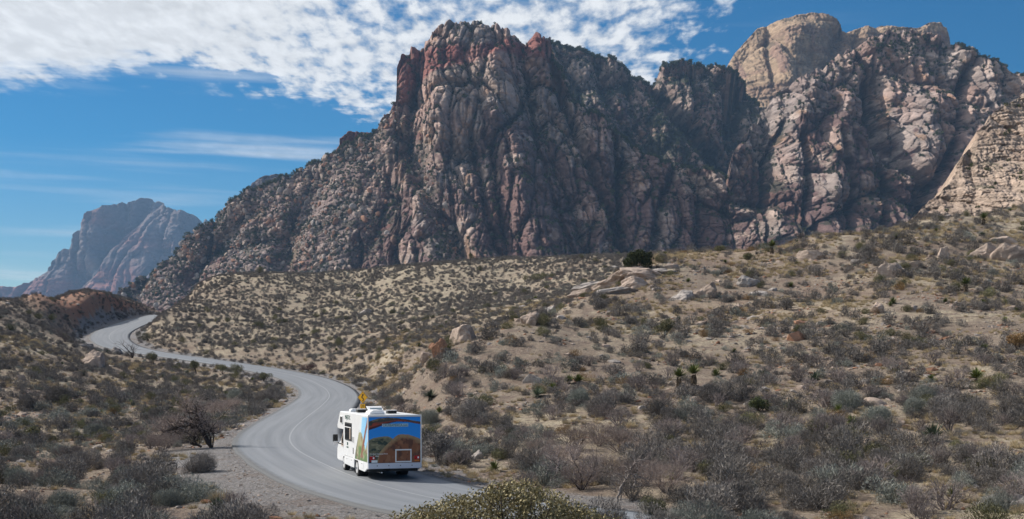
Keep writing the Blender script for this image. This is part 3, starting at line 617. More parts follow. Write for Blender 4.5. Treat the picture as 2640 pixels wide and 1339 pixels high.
# ------------------------------------------------------------ plant and stone prototypes
def tri_cloud(P0, P1, w, seed=0, tint=None):
    """thin blades from P0 to P1 with half width w, one triangle each"""
    n_ = len(P0); d = P1 - P0; r = np.random.default_rng(seed).normal(size=(n_, 3)); s = np.cross(d, r); s /= np.maximum(np.linalg.norm(s, axis=1), 1e-6)[:, None]
    w = np.asarray(w).reshape(-1, 1); V = np.stack([P0 - s * w, P0 + s * w, P1], 1).reshape(-1, 3)
    return V, np.arange(3 * n_).reshape(-1, 3), (np.random.default_rng(seed + 1).random(n_) if tint is None else tint)
def join_clouds(name, parts, mat):
    V = []; Fc = []; T = []; b = 0
    for v, f, t in parts: V.append(v); Fc.append(f + b); T.append(t); b += len(v)
    me = np_mesh(name, np.concatenate(V), np.concatenate(Fc), False, {'tint': np.concatenate(T)}); me.materials.append(mat); return me
def dome_points(n_, rg, flat=.75, lumps=6):
    """points through a lumpy dome of radius 1"""
    c = rg.normal(size=(lumps, 3)) * [.38, .38, .16] + [0, 0, .42]; r = rg.uniform(.34, .60, lumps)
    k = rg.choice(lumps, n_, p=r ** 2 / (r ** 2).sum()); d = rg.normal(size=(n_, 3)); d /= np.linalg.norm(d, axis=1)[:, None]
    p = c[k] + d * (r[k] * rg.uniform(.45, 1.08, n_) ** .6)[:, None]; p[:, 2] = np.abs(p[:, 2]) * flat
    return p, d
def shrub_mesh(name, seed, n_, mat, blade=.16, w=.016, flat=.75, stems=26, up=.5):
    rg = np.random.default_rng(seed); p, d = dome_points(n_, rg, flat); dirs = p / np.linalg.norm(p, axis=1)[:, None] * .7 + rg.normal(size=(n_, 3)) * .45 + [0, 0, up * .5]
    dirs /= np.linalg.norm(dirs, axis=1)[:, None]
    L_ = blade * rg.uniform(.5, 1.4, n_)[:, None]; parts = [tri_cloud(p - dirs * L_ * .5, p + dirs * L_ * .5, w * rg.uniform(.6, 1.5, n_), seed)]
    if stems:
        a = rg.uniform(0, 2 * np.pi, stems); e = rg.uniform(.1, 1.0, stems); q = np.c_[np.cos(a) * e, np.sin(a) * e, rg.uniform(.4, .95, stems) * flat]
        parts.append(tri_cloud(np.c_[q[:, :2] * .06, np.zeros(stems) - .05], q, .016, seed + 5, rg.random(stems) * .2))
    return join_clouds(name, parts, mat)
def bare_mesh(name, seed, mat, stems=16, depth=4, spread=.9, thick=.028):
    """leafless bush: forking stems drawn as thin three sided tubes"""
    rg = random.Random(seed); mb = MB()
    def grow(p, d, ln, r, k):
        pts = [p]; q = p.copy(); dd = d.copy()
        for i in range(2):
            dd = (dd + Vector((rg.gauss(0, .22), rg.gauss(0, .22), rg.gauss(.06, .14)))).normalized(); q = q + dd * ln / 2; pts.append(q.copy())
        mb.tube(pts, [r, r * .8, r * .55], 3, False)
        if k > 0:
            for j in range(rg.choice((2, 3, 3))):
                nd = (dd + Vector((rg.gauss(0, .5), rg.gauss(0, .5), rg.gauss(.05, .35)))).normalized(); grow(q, nd, ln * rg.uniform(.6, .85), r * .55, k - 1)
    for i in range(stems):
        a = rg.uniform(0, 2 * math.pi); d = Vector((math.cos(a) * spread * rg.uniform(.2, 1), math.sin(a) * spread * rg.uniform(.2, 1), 1)).normalized()
        grow(Vector((math.cos(a) * .05, math.sin(a) * .05, -.04)), d, .36, thick, depth - 1)
    me = mb.mesh(name); at = me.attributes.new('tint', 'FLOAT', 'FACE'); at.data.foreach_set('value', np.random.default_rng(seed).random(len(me.polygons)).astype(np.float32)); me.materials.append(mat); return me
def yucca_mesh(name, seed, mat, n_=130, trunk=0.0, skirt=True):
    rg = np.random.default_rng(seed); a = rg.uniform(0, 2 * np.pi, n_); e = np.arcsin(rg.uniform(-.15 if skirt else .1, 1, n_)); L_ = rg.uniform(.75, 1.05, n_)
    d = np.c_[np.cos(a) * np.cos(e), np.sin(a) * np.cos(e), np.sin(e)]; c = np.array([0, 0, .12 + trunk])
    mid = c + d * (L_ * .5)[:, None]; s = np.cross(d, [0, 0, 1.]); s /= np.maximum(np.linalg.norm(s, axis=1), .01)[:, None]; w = .035
    tip = c + d * L_[:, None] - [0, 0, .05]
    V = np.stack([c + d * .05 - s * w * .6, c + d * .05 + s * w * .6, mid - s * w, mid + s * w, tip], 1).reshape(-1, 3)
    i = np.arange(n_)[:, None] * 5; f = np.concatenate([i + [0, 1, 3], i + [0, 3, 2], i + [2, 3, 4]]); t = np.tile(rg.random(n_) * .9, 3)
    parts = [(V, f, t)]
    if trunk:
        m_ = 90; a = rg.uniform(0, 2 * np.pi, m_); z = rg.uniform(0, trunk + .1, m_); q = np.c_[np.cos(a) * .12, np.sin(a) * .12, z]; parts.append(tri_cloud(q, q + np.c_[np.cos(a) * .14, np.sin(a) * .14, -np.full(m_, .35)], .05, seed, np.full(m_, 1.0)))
    return join_clouds(name, parts, mat)
def grass_mesh(name, seed, mat, n_=150, h=.55, spread=.45):
    rg = np.random.default_rng(seed); a = rg.uniform(0, 2 * np.pi, n_); r0 = rg.uniform(0, .28, n_); r1 = r0 + rg.uniform(.05, spread, n_)
    p0 = np.c_[np.cos(a) * r0, np.sin(a) * r0, -.03 * np.ones(n_)]; p1 = np.c_[np.cos(a) * r1, np.sin(a) * r1, h * rg.uniform(.4, 1.1, n_)]
    return join_clouds(name, [tri_cloud(p0, p1, .012, seed)], mat)
def rock_mesh(name, seed, mat, flat=.6, sub=3, rough=.25, cuts=7, layers=0):
    import bmesh
    rg = np.random.default_rng(seed); bm = bmesh.new(); bmesh.ops.create_icosphere(bm, subdivisions=sub, radius=1); me = bpy.data.meshes.new(name); bm.to_mesh(me); bm.free()
    v = np.zeros(len(me.vertices) * 3, np.float32); me.vertices.foreach_get('co', v); v = v.reshape(-1, 3).astype(float)
    for _ in range(cuts):
        nrm = rg.normal(size=3); nrm /= np.linalg.norm(nrm); d = rg.uniform(.5, .85); s = v @ nrm - d; v -= np.clip(s, 0, None)[:, None] * nrm * .92
    v *= 1 + rough * .5 * fbm(v[:, 0] * 1.6 + seed, v[:, 1] * 1.6 + v[:, 2] * 1.3, 4, seed)[:, None]
    if layers: v[:, :2] *= (1 + .035 * np.sin(v[:, 2:3] * layers + 2 * fbm(v[:, 0] * 2, v[:, 1] * 2, 2, seed)[:, None]))
    v *= [1, rg.uniform(.7, .95), flat]; me.vertices.foreach_set('co', v.astype(np.float32).ravel()); me.update()
    at = me.attributes.new('tint', 'FLOAT', 'POINT'); at.data.foreach_set('value', np.full(len(v), rg.random(), np.float32)); me.materials.append(mat); return me
def stone_material(name, a, b, scale=3.0):
    m, nt, p = newmat(name); N, L = nt.nodes, nt.links; tc = N.new('ShaderNodeTexCoord'); oi = N.new('ShaderNodeObjectInfo')
    n1 = N.new('ShaderNodeTexNoise'); n1.inputs['Scale'].default_value = scale; n1.inputs['Detail'].default_value = 8; n1.inputs['Roughness'].default_value = .7
    mp = N.new('ShaderNodeMapping'); mp.inputs['Scale'].default_value = (1, 1, 1.4); L.new(tc.outputs['Object'], mp.inputs[0]); L.new(mp.outputs[0], n1.inputs['Vector'])
    cr = N.new('ShaderNodeValToRGB'); e = cr.color_ramp.elements; e[0].position = .3; e[1].position = .68; e[0].color = (*a, 1); e[1].color = (*b, 1); L.new(n1.outputs['Fac'], cr.inputs[0])
    hs = N.new('ShaderNodeHueSaturation'); r = N.new('ShaderNodeMapRange'); L.new(oi.outputs['Random'], r.inputs['Value']); r.inputs['To Min'].default_value = .75; r.inputs['To Max'].default_value = 1.15
    L.new(r.outputs['Result'], hs.inputs['Value']); L.new(cr.outputs[0], hs.inputs['Color']); L.new(hs.outputs[0], p.inputs['Base Color']); p.inputs['Roughness'].default_value = .9; p.inputs['Specular IOR Level'].default_value = .1
    b = N.new('ShaderNodeBump'); b.inputs['Strength'].default_value = .8; b.inputs['Distance'].default_value = .12; L.new(n1.outputs['Fac'], b.inputs['Height']); L.new(b.outputs[0], p.inputs['Normal']); return m

M_DARK = foliage('blackbrush_twigs', (.085, .076, .070), (.235, .215, .200), (.40, .365, .325))
M_SAGE = foliage('sage_leaves', (.12, .13, .115), (.29, .30, .265), (.43, .43, .37))
M_OLIVE = foliage('olive_leaves', (.080, .082, .042), (.20, .19, .10), (.32, .28, .15))
M_GOLD = foliage('rust_dry_twigs', (.12, .07, .03), (.30, .19, .085), (.42, .30, .15))
M_BARE = foliage('bare_bark', (.14, .115, .11), (.29, .245, .23), (.42, .37, .34))
M_YUC = foliage('yucca_blades', (.055, .075, .022), (.17, .19, .055), (.17, .13, .09))
M_YUB = foliage('blue_yucca_blades', (.06, .08, .055), (.15, .18, .12), (.20, .18, .13))
M_BRN = foliage('brown_twigs', (.17, .13, .115), (.36, .29, .255), (.60, .54, .50))
M_STRAW = foliage('straw_blades', (.30, .24, .145), (.58, .47, .30))
M_JUN = foliage('juniper_needles', (.035, .045, .020), (.10, .115, .050), (.17, .17, .07))
M_STONE = stone_material('pale_sandstone', (.28, .21, .17), (.53, .43, .36))
M_STON2 = stone_material('grey_sandstone', (.22, .19, .175), (.44, .40, .37))
M_SRED = stone_material('red_sandstone', (.22, .11, .07), (.40, .23, .15))

def protos(name, fn, k): return [fn(name, s) for s in range(k)]
KINDS = {
 'dark_near': [shrub_mesh('desert_shrub', 100 + s, 2600, M_DARK, .17, .010, 1.15) for s in range(4)],
 'dark': [shrub_mesh('desert_shrub', 120 + s, 650, M_DARK, .22, .022, 1.1, 10) for s in range(5)],
 'sage_near': [shrub_mesh('sage_bush', 140 + s, 2400, M_SAGE, .15, .011, 1.05) for s in range(3)],
 'sage': [shrub_mesh('sage_bush', 150 + s, 600, M_SAGE, .2, .023, 1.0, 6) for s in range(3)],
 'olive': [shrub_mesh('olive_shrub', 160 + s, 2000, M_OLIVE, .13, .014, 1.0, 30, .9) for s in range(3)],
 'gold': [shrub_mesh('golden_shrub', 170 + s, 1800, M_GOLD, .14, .012, .95) for s in range(2)],
 'bare': [bare_mesh('bare_bush', 180 + s, M_BARE) for s in range(3)],
 'yucca': [yucca_mesh('yucca', 190 + s, M_YUC if s % 2 == 0 else M_YUB, 150, 0) for s in range(3)],
 'grass': [grass_mesh('dry_grass', 210 + s, M_STRAW) for s in range(3)],
 'rock': [rock_mesh('boulder', 220 + s, [M_STONE, M_STON2, M_STONE, M_STONE, M_SRED][s], [.62, .55, .45, .8, .6][s]) for s in range(5)],
 'slab': [rock_mesh('boulder', 230 + s, M_STONE, .18) for s in range(2)],
 'rock_low': [rock_mesh('stone', 240 + s, [M_STONE, M_STON2, M_SRED, M_STONE][s], .6, 1) for s in range(4)],
}
# ------------------------------------------------------------ scatter
TAKEN = []          # (x, y, radius) kept clear for hand placed things
def stuff_scatter(name, label, pos, scale, meshes, seed, tilt=0.0):
    """one object: points carrying instances of a few plants"""
    me = bpy.data.meshes.new(name); me.vertices.add(len(pos)); me.vertices.foreach_set('co', np.asarray(pos, np.float32).ravel())
    rg = np.random.default_rng(seed)
    a = me.attributes.new('size', 'FLOAT_VECTOR', 'POINT'); a.data.foreach_set('vector', np.asarray(scale, np.float32).ravel())
    a = me.attributes.new('turn', 'FLOAT_VECTOR', 'POINT'); t = rg.normal(size=(len(pos), 3)) * tilt; t[:, 2] = rg.uniform(0, 6.28, len(pos)); a.data.foreach_set('vector', t.astype(np.float32).ravel())
    a = me.attributes.new('pick', 'INT', 'POINT'); a.data.foreach_set('value', rg.integers(0, len(meshes), len(pos)).astype(np.int32))
    col = bpy.data.collections.new(name + '_kinds')
    for i, m_ in enumerate(meshes): col.objects.link(bpy.data.objects.new('%s_%02d' % (name, i), m_))
    o = bpy.data.objects.new(name, me); link(o); tag(o, label, kind='stuff')
    ng = bpy.data.node_groups.new(name, 'GeometryNodeTree'); ng.interface.new_socket('Geometry', in_out='INPUT', socket_type='NodeSocketGeometry'); ng.interface.new_socket('Geometry', in_out='OUTPUT', socket_type='NodeSocketGeometry')
    N, L = ng.nodes, ng.links; gi = N.new('NodeGroupInput'); go = N.new('NodeGroupOutput'); ip = N.new('GeometryNodeInstanceOnPoints'); ci = N.new('GeometryNodeCollectionInfo')
    ci.inputs['Collection'].default_value = col; ci.inputs['Separate Children'].default_value = True; ci.inputs['Reset Children'].default_value = True
    mp = N.new('GeometryNodeMeshToPoints'); L.new(gi.outputs[0], mp.inputs[0]); L.new(mp.outputs[0], ip.inputs['Points']); L.new(ci.outputs[0], ip.inputs['Instance']); ip.inputs['Pick Instance'].default_value = True
    def na(n_, ty):
        q = N.new('GeometryNodeInputNamedAttribute'); q.data_type = ty; q.inputs['Name'].default_value = n_; return q.outputs['Attribute']
    L.new(na('pick', 'INT'), ip.inputs['Instance Index']); L.new(na('turn', 'FLOAT_VECTOR'), ip.inputs['Rotation']); L.new(na('size', 'FLOAT_VECTOR'), ip.inputs['Scale'])
    L.new(ip.outputs[0], go.inputs[0]); md = o.modifiers.new('scatter', 'NODES'); md.node_group = ng
    return o
def visible(x, y, z, steps=90):
    """is the top of a thing at (x, y, z) clear of the ground seen from the camera"""
    t = np.exp(np.linspace(np.log(.08), np.log(.985), steps))[None]; gx, gy = x[:, None] * t, y[:, None] * t
    return (base_h(gx, gy) - z[:, None] * t).max(1) < .35
LANDM = [((1020, 1150), 'white motorhome'), ((935, 1030), 'yellow curve sign'), ((1643, 668), 'dark green juniper'), ((1590, 730), 'long sandstone outcrop'), ((1812, 755), 'layered round boulder'),
 ((1195, 870), 'pointed boulder'), ((525, 1120), 'dead leaning tree'), ((1320, 1290), 'olive oak bush'), ((2085, 655), 'pale dome shaped boulder'), ((2290, 702), 'cracked pyramid boulder'),
 ((1770, 965), 'two stemmed yuccas'), ((2518, 965), 'bright green yucca'), ((1475, 975), 'paired ground yuccas'), ((285, 800), 'red road cutting'), ((600, 1138), 'near road bend'), ((2600, 1300), 'bottom right corner'),
 ((30, 1300), 'bottom left corner'), ((1130, 905), 'red brown boulder pair'), ((2025, 780), 'round dark bush'), ((225, 870), 'far road bend'), ((750, 1000), 'inside of the middle bend'), ((1600, 1180), 'bare thicket'),
 ((2250, 1100), 'sage patch on the right'), ((330, 885), 'small dead tree'), ((700, 700), 'left end of the middle ridge'), ((1000, 690), 'crest of the middle hill'), ((1250, 750), 'face of the middle hill'), ((640, 850), 'left part of the middle hill'),
 ((2640, 520), 'foot of the pinkish dome'), ((2450, 850), 'right edge slope'), ((1900, 1080), 'sandy bank on the right'), ((120, 1120), 'left hand flat'), ((2540, 660), 'row of pink boulders'), ((80, 790), 'left hill crest'), ((2150, 1250), 'gravelly foot of the right slope'), ((260, 1240), 'brush at the lower left'), ((900, 840), 'lower middle hill'), ((1500, 850), 'sandy slope below the outcrop'), ((1150, 1060), 'verge beyond the motorhome')]
ORD = ['nearest', 'second nearest', 'third nearest', 'fourth nearest', 'fifth nearest', 'sixth nearest', 'seventh nearest', 'eighth nearest', 'ninth nearest', 'tenth nearest', 'eleventh nearest', 'twelfth nearest'] + ['%dth nearest' % i for i in range(13, 60)]
def labels_for(px, py, words, sizes):
    """labels that find a thing from a landmark of the picture"""
    L0 = np.array([l[0] for l in LANDM], float); out = [''] * len(px); buckets = {}
    for i in range(len(px)):
        dx, dy = px[i] - L0[:, 0], (py[i] - L0[:, 1]) * 1.5; d = np.hypot(dx, dy); j = int(d.argmin())
        way = ('right of' if dx[j] > 0 else 'left of') if abs(dx[j]) > abs(dy[j]) else ('below' if dy[j] > 0 else 'above')
        buckets.setdefault((words[i], j, way), []).append((d[j], i))
    for (wd, j, way), lst in buckets.items():
        for r, (_, i) in enumerate(sorted(lst)): out[i] = ' '.join(('%s %s, %s %s the %s' % (sizes[i], wd, ORD[r], way, LANDM[j][1])).split()[:16])
    return out
def scatter_kind(name, cat, word, group, near, low, X, Y, size, hs, cap, seed, stuff=True, stuff_label='', sink=.04, tilt=.05, lim=95, sizew=('small', 'knee high', 'large')):
    Z = ground(X, Y) - sink * size; top = Z + size * .6
    vis = visible(X, Y, top); px = CX + F * X / Y; py = HY - F * (Z + size * .3) / Y
    infr = (px > -15) & (px < 2655) & (py < 1360); show = np.where(vis & infr, size / Y * np.sqrt(hs), 0)
    order = np.argsort(-show); ind = order[:cap]; ind = ind[show[ind] > 0]; rest = np.setdiff1d(np.arange(len(X)), ind)
    rg = random.Random(seed); q = np.quantile(size[ind], [.35, .8]) if len(ind) else (0, 0)
    sz = [sizew[0] if size[i] < q[0] else sizew[1] if size[i] < q[1] else sizew[2] for i in ind]
    lab = labels_for(px[ind], py[ind], [word] * len(ind), sz)
    for i, lb in zip(ind, lab):
        ms = near if (Y[i] < lim or not low) else low
        o = bpy.data.objects.new(name, ms[rg.randrange(len(ms))]); o.location = (X[i], Y[i], Z[i]); o.scale = (size[i], size[i] * rg.uniform(.85, 1.15), size[i] * hs[i]); o.rotation_euler = (rg.gauss(0, tilt), rg.gauss(0, tilt), rg.uniform(0, 6.28))
        link(o); tag(o, lb, cat, group)
    if stuff and len(rest):
        nr_ = rest[Y[rest] < lim]; fr_ = rest[Y[rest] >= lim]
        # near and far stand-ins live in one object: the pick attribute keeps them apart by two scatters of one kind
        for sub, ms, sfx in ((nr_, near, ''), (fr_, low or near, '')):
            if len(sub):
                s3 = np.c_[size[sub], size[sub], size[sub] * hs[sub]]
                stuff_scatter(name + 's', stuff_label, np.c_[X[sub], Y[sub], Z[sub]], s3, ms, seed + len(sub), tilt)

def wedge(density, rmin, rmax, seed, amax=.40):
    rg = np.random.default_rng(seed); n_ = int(density * amax * (rmax ** 2 - rmin ** 2)); r = np.sqrt(rg.uniform(rmin ** 2, rmax ** 2, n_)); a = rg.uniform(-amax, amax, n_)
    return r * np.sin(a), r * np.cos(a), rg
def clear(X, Y, margin):
    d, off, _ = road_dist(X, Y); m_ = margin + 2.6 * np.exp(-((Y - 72) / 22.) ** 2) * (off > 0)
    ok = d > HALF + m_
    for tx, ty, tr in TAKEN: ok &= (X - tx) ** 2 + (Y - ty) ** 2 > tr ** 2
    return ok
#@@PART2
def P3(px, py, D): return Vector(((px - CX) / F * D, D, (HY - py) / F * D))
# ------------------------------------------------------------ motorhome
WHITE = simple('white_fibreglass', (.74, .75, .76), .35, var=.06, scale=1.5); TRIM = simple('white_trim', (.80, .80, .80), .4); BLACK = simple('black_rubber', (.012, .012, .013), .8, var=.2)
DARK = simple('dark_underbody', (.015, .015, .016), .7); GLASS = simple('dark_tinted_glass', (.02, .022, .026), .08, spec=.8); CHROME = simple('polished_steel', (.62, .62, .64), .25, 1.0)
RIMM = simple('chrome_sheen_rim', (.58, .58, .58), .35, .2)  # flat light grey stands in for the bright reflections on chrome
LAMP = simple('red_lamp_lens', (.45, .012, .015), .2); AMBER = simple('amber_lens', (.7, .2, .02), .25); GREENT = simple('green_print', (.02, .09, .06), .5); WPRINT = simple('white_print', (.85, .85, .85), .5); YPRINT = simple('pale_blue_print', (.42, .60, .72), .5)
GRILL = simple('black_grille', (.02, .02, .02), .6); CURT = simple('beige_curtain', (.30, .24, .20), .9); LID = simple('smoky_lid', (.35, .42, .48), .2); BUMP = simple('shaded_bumper', (.60, .62, .70), .4)  # BUMP: bluish grey, the shade of the rear end put into its colour
def text(name, s, size, loc, rot, mat, parent, label=None, ext=.002, align='CENTER', xs=1.0):
    c = bpy.data.curves.new(name, 'FONT'); c.body = s; c.size = size; c.extrude = ext; c.align_x = align; c.align_y = 'CENTER'; c.materials.append(mat); c.resolution_u = 3
    t_ = bpy.data.objects.new(name, c); me = bpy.data.meshes.new_from_object(t_); me.materials.clear(); me.materials.append(mat); bpy.data.objects.remove(t_)
    o = bpy.data.objects.new(name, me); o.location = loc; o.rotation_euler = rot; o.scale = (xs, 1, 1); link(o, parent)
    o['kind'] = 'stuff'
    return o
def print_mat():
    m, nt, p = newmat('printed_mural'); a = nt.nodes.new('ShaderNodeAttribute'); a.attribute_name = 'tone'; nt.links.new(a.outputs['Color'], p.inputs['Base Color']); p.inputs['Roughness'].default_value = .35; return m
PRINT = print_mat()
def mural_rear(u, v):
    w = fbm(u * 5, v * 5, 4, 301) * .03; C = np.zeros(u.shape + (3,)); C[:] = (.004, .27, .85)
    C = lerp(C, np.array((.03, .33, .88)), 1 - v)
    f = fbm(u * 9, v * 14, 5, 303, .6)
    lh = np.interp(u, [0, .1, .2, .35, .42, .5], [.50, .55, .575, .585, .56, .5]) + w * .4; m = (v < lh).astype(float)
    C = lerp(C, np.array((.16, .15, .085)), m); C = lerp(C, np.array((.02, .04, .03)), m * ss(f, -.1, .2)); C = lerp(C, np.array((.30, .27, .16)), m * ss(fbm(u * 12, v * 20, 4, 305), .15, .4) * .8)
    C = lerp(C, np.array((.26, .24, .14)), m * ss(lh - v, .06, .0))
    rh = np.interp(u, [.16, .2, .26, .34, .42, .5, .57, .66, .76, .86, .95, 1], [0, .22, .30, .40, .48, .56, .605, .62, .61, .575, .53, .50]) + w * .5; m = ((v < rh) & (u > .17)).astype(float)
    C = lerp(C, np.array((.24, .085, .035)), m); C = lerp(C, np.array((.10, .035, .02)), m * ss(fbm(u * 10 + 3, v * 6, 5, 307, .6), .0, .35) * .9)
    C = lerp(C, np.array((.36, .24, .12)), m * ss(rh - v + .04 * f, .13, .03)); C = lerp(C, np.array((.34, .15, .07)), m * ss(fbm(u * 16, v * 9, 4, 308), .2, .4) * .6)
    up = np.interp(u, [0, .08, .2, .35, .5, .7, .85, 1], [.91, .945, .975, .985, .975, .945, .915, .90]) + w * .5; lo = np.interp(u, [0, .1, .2, .3, .42, .55, .7, .85, 1], [.72, .75, .79, .835, .87, .895, .89, .865, .84]) + w * .4
    m = ((v < up) & (v > lo)).astype(float); t = (v - lo) / np.maximum(up - lo, .01)
    A_ = lerp(np.broadcast_to(np.array((.33, .045, .02)), C.shape), np.array((.05, .045, .035)), ss(t + .4 * f, .35, .6)); A_ = lerp(A_, np.array((.20, .15, .09)), ss(t + .5 * f, .85, 1.0)); A_ = lerp(A_, np.array((.06, .01, .02)), ss(.25 - t, -.05, .1))
    return lerp(C, A_[..., :] if False else 0, 0 * u) * (1 - m)[..., None] + A_ * m[..., None]
def mural_side(y, z):
    f = fbm(y * 2.2, z * 2.2, 4, 321); C = np.zeros(y.shape + (3,)); C[:] = (.30, .60, .85); C = lerp(C, np.array((.12, .42, .80)), ss(z, 1.6, 2.9) * ss(.9 - y, 0, .8)); C = lerp(C, np.array((.72, .76, .78)), ss(y - np.interp(z, [1.9, 2.9], [1.6, 1.2]), 0, .35) * (z > 1.9))
    rk = np.interp(y, [0, .25, .55, 1.2, 1.7, 2.2, 3.2], [1.6, 1.75, 1.35, 1.9, 2.15, 2.1, 1.5]) + .1 * f; m = ss(rk - z, -.02, .04)
    G = lerp(np.broadcast_to(np.array((.36, .36, .20)), C.shape), np.array((.10, .20, .06)), ss(1.5 - z + .5 * f, 0, .5)); G = lerp(G, np.array((.42, .38, .26)), ss(fbm(y * 5, z * 3, 4, 323), .1, .4) * .8); G = lerp(G, np.array((.20, .10, .07)), ss(fbm(y * 4, z * 9, 4, 324), .15, .4) * .7); G = lerp(G, np.array((.72, .76, .78)) * .9, 0 * y)
    C = lerp(C, G, m)
    ay = np.interp(z, [1.0, 1.3, 1.7, 2.1, 2.5, 2.8], [1.5, 1.35, 1.05, .7, .32, .05]); band = 1 - ss(np.abs(y - ay - .06 * f), .14, .24); C = lerp(C, np.array((.26, .10, .06)), band * (z > .95)); C = lerp(C, np.array((.02, .03, .02)), (1 - ss(np.abs(y - np.interp(z, [.78, 1.6, 2.2], [3.05, 2.6, 2.15])), .03, .09)) * (z < 2.25))
    return C
def build_motorhome():
    th = math.radians(17.5); ox, oy = -5.45, 66.1; gz = float(np.interp(oy + 3, RC[60:, 1], zc[60:])) + .0
    R_ = empty('motorhome', (ox, oy, gz), th); tag(R_, 'white rental motorhome with a red rock mural on its back, driving away on the bend', 'motorhome')
    T = 3.0
    # house: side outline extruded across, with wheel arches
    def arch(cy, r=.50, z0=.46): return [(cy + r * math.cos(a), max(z0, .38 + r * math.sin(a))) for a in np.linspace(math.pi, 0, 9)]
    prof = [(0.02, .78), (0.0, T - .06), (.06, T), (7.0, T - .02), (7.12, T - .10), (7.78, 2.28), (7.74, 2.12), (7.60, 2.08), (6.15, 2.08), (6.10, .80)]
    body = MB().extrude(prof[::-1], 'x', -1.25, 1.25).build('body', WHITE, R_, .035)
    for s in (-1, 1):          # skirts with the wheel arch cut out
        sk = MB(); x0, x1 = (s * 1.245 - .03, s * 1.245 + .03)
        sk.extrude([(.02, .80), (.02, .56), (.75, .34), (2.05, .36)] + [(2.2, .66), (2.38, .84), (2.55, .80)][:1] + [(2.3, .80)], 'x', x0, x1)
        sk.extrude([(3.3, .80), (3.22, .66), (3.28, .36), (5.72, .40), (5.72, .80)], 'x', x0, x1); sk.build('skirt', WHITE, R_, .01)
        MB().box(s * 1.262 - .012, s * 1.262 + .012, .05, 6.1, .765, .80).build('belt_moulding', TRIM, R_)
    # corner mouldings and roof edge
    for s in (-1, 1): MB().box(s * 1.255 - .025, s * 1.255 + .025, -.03, .05, .50, T - .03).build('corner_moulding', TRIM, R_, .01)
    MB().box(-1.27, 1.27, -.035, .03, T - .075, T + .01).build('roof_moulding', TRIM, R_, .01)
    # printed rear panel
    nu, nv = 190, 150; u, v = np.meshgrid(np.linspace(0, 1, nu), np.linspace(0, 1, nv)); V = np.stack([-1.225 + 2.45 * u, 0 * u - .006, .78 + 2.13 * v], -1)
    me = np_mesh('rear_mural', V.reshape(-1, 3), grid_faces(nv, nu), False, None, np.clip(mural_rear(u, v), .004, .9).reshape(-1, 3)); me.materials.append(PRINT); link(bpy.data.objects.new('rear_mural', me), R_)['label'] = 'rear panel printed with a red rock arch and domes under a blue sky'
    t, w = np.meshgrid(np.linspace(0, 1, 110), np.linspace(0, 1, 130)); z = .81 + (T - .12 - .81) * w; yb = np.interp(z, [.8, 1.2, 2.0, 2.9], [3.15, 2.95, 2.25, 1.75]); y = .05 + (yb - .05) * t
    me = np_mesh('side_mural', np.stack([0 * y - 1.254, y, z], -1).reshape(-1, 3), grid_faces(130, 110)[:, ::-1], False, None, np.clip(mural_side(y, z), .004, .9).reshape(-1, 3)); me.materials.append(PRINT); link(bpy.data.objects.new('side_mural', me), R_)['label'] = 'side print of rocks and grass fading to white'
    # lettering
    rr = (math.pi / 2, 0, 0); ls = (math.pi / 2, 0, -math.pi / 2)
    MB().box(-.60, .64, -.014, -.007, 2.455, 2.60).build('website_strip', YPRINT, R_)
    text('website_lettering', 'CRUISEAMERICA.com', .165, (.02, -.018, 2.527), rr, GREENT, R_, xs=.76)
    text('park_lettering', 'Arches National Park', .095, (-1.16, -.012, 1.205), rr, WPRINT, R_, align='LEFT'); text('park_lettering', 'Utah, USA', .095, (-1.16, -.012, 1.10), rr, WPRINT, R_, align='LEFT')
    text('model_lettering', 'MAJESTIC', .30, (-1.256, 5.0, 2.72), ls, GREENT, R_, xs=1.1); text('phone_lettering', '800', .22, (-1.256, 5.0, 1.42), ls, GREENT, R_); text('phone_lettering', 'RV4RENT', .12, (-1.256, 5.0, 1.25), ls, GREENT, R_)
    # rear details
    MB().box(-1.25, 1.25, -.10, .02, .52, .775).build('rear_bumper', BUMP, R_, .015)
    b = MB()
    for x in (-.85, -.3, .25, .8): b.disc(.0, x - .018, x + .018, .66, .018, 8, 'x')
    for x in (-.85, -.3, .25, .8): MB().box(x - .02, x + .02, -.106, -.101, .64, .68).build('bumper_bolt', DARK, R_)
    for s in (-1, 1):
        tl = MB().box(s * 1.06 - .13, s * 1.06 + .13, -.035, -.008, .93, 1.10).build('tail_light', LAMP, R_, .01); MB().box(s * 1.06 + .02, s * 1.06 + .09, -.04, -.034, .97, 1.06).build('reversing_lens', WPRINT, tl)
        MB().box(s * 1.06 - .12, s * 1.06 + .12, -.014, -.008, .85, .90).build('reflector', AMBER if s > 0 else LAMP, R_)
    fr = MB(); fr.box(.02, .80, -.035, -.008, 1.35, 1.41).box(.02, .80, -.035, -.008, .80, .86).box(.02, .08, -.035, -.008, .86, 1.35).box(.74, .80, -.035, -.008, .86, 1.35)
    fr.build('rear_hatch_frame', TRIM, R_, .02)
    MB().box(-1.15, 1.15, .25, 5.9, .36, .52).build('chassis', DARK, R_); MB().box(-.22, .22, -.02, .3, .40, .50).build('tow_hitch', DARK, R_)
    pl = MB().box(-1.10, -.82, -.016, -.008, .80, .915).build('number_plate', WPRINT, R_)
    MB().tube([(-.62, 1.5, .32), (-.62, -.02, .34)], .035, 8).build('exhaust_pipe', CHROME, R_)
    MB().box(-1.0, -.3, 1.0, 1.8, .28, .45).build('holding_tank', DARK, R_)
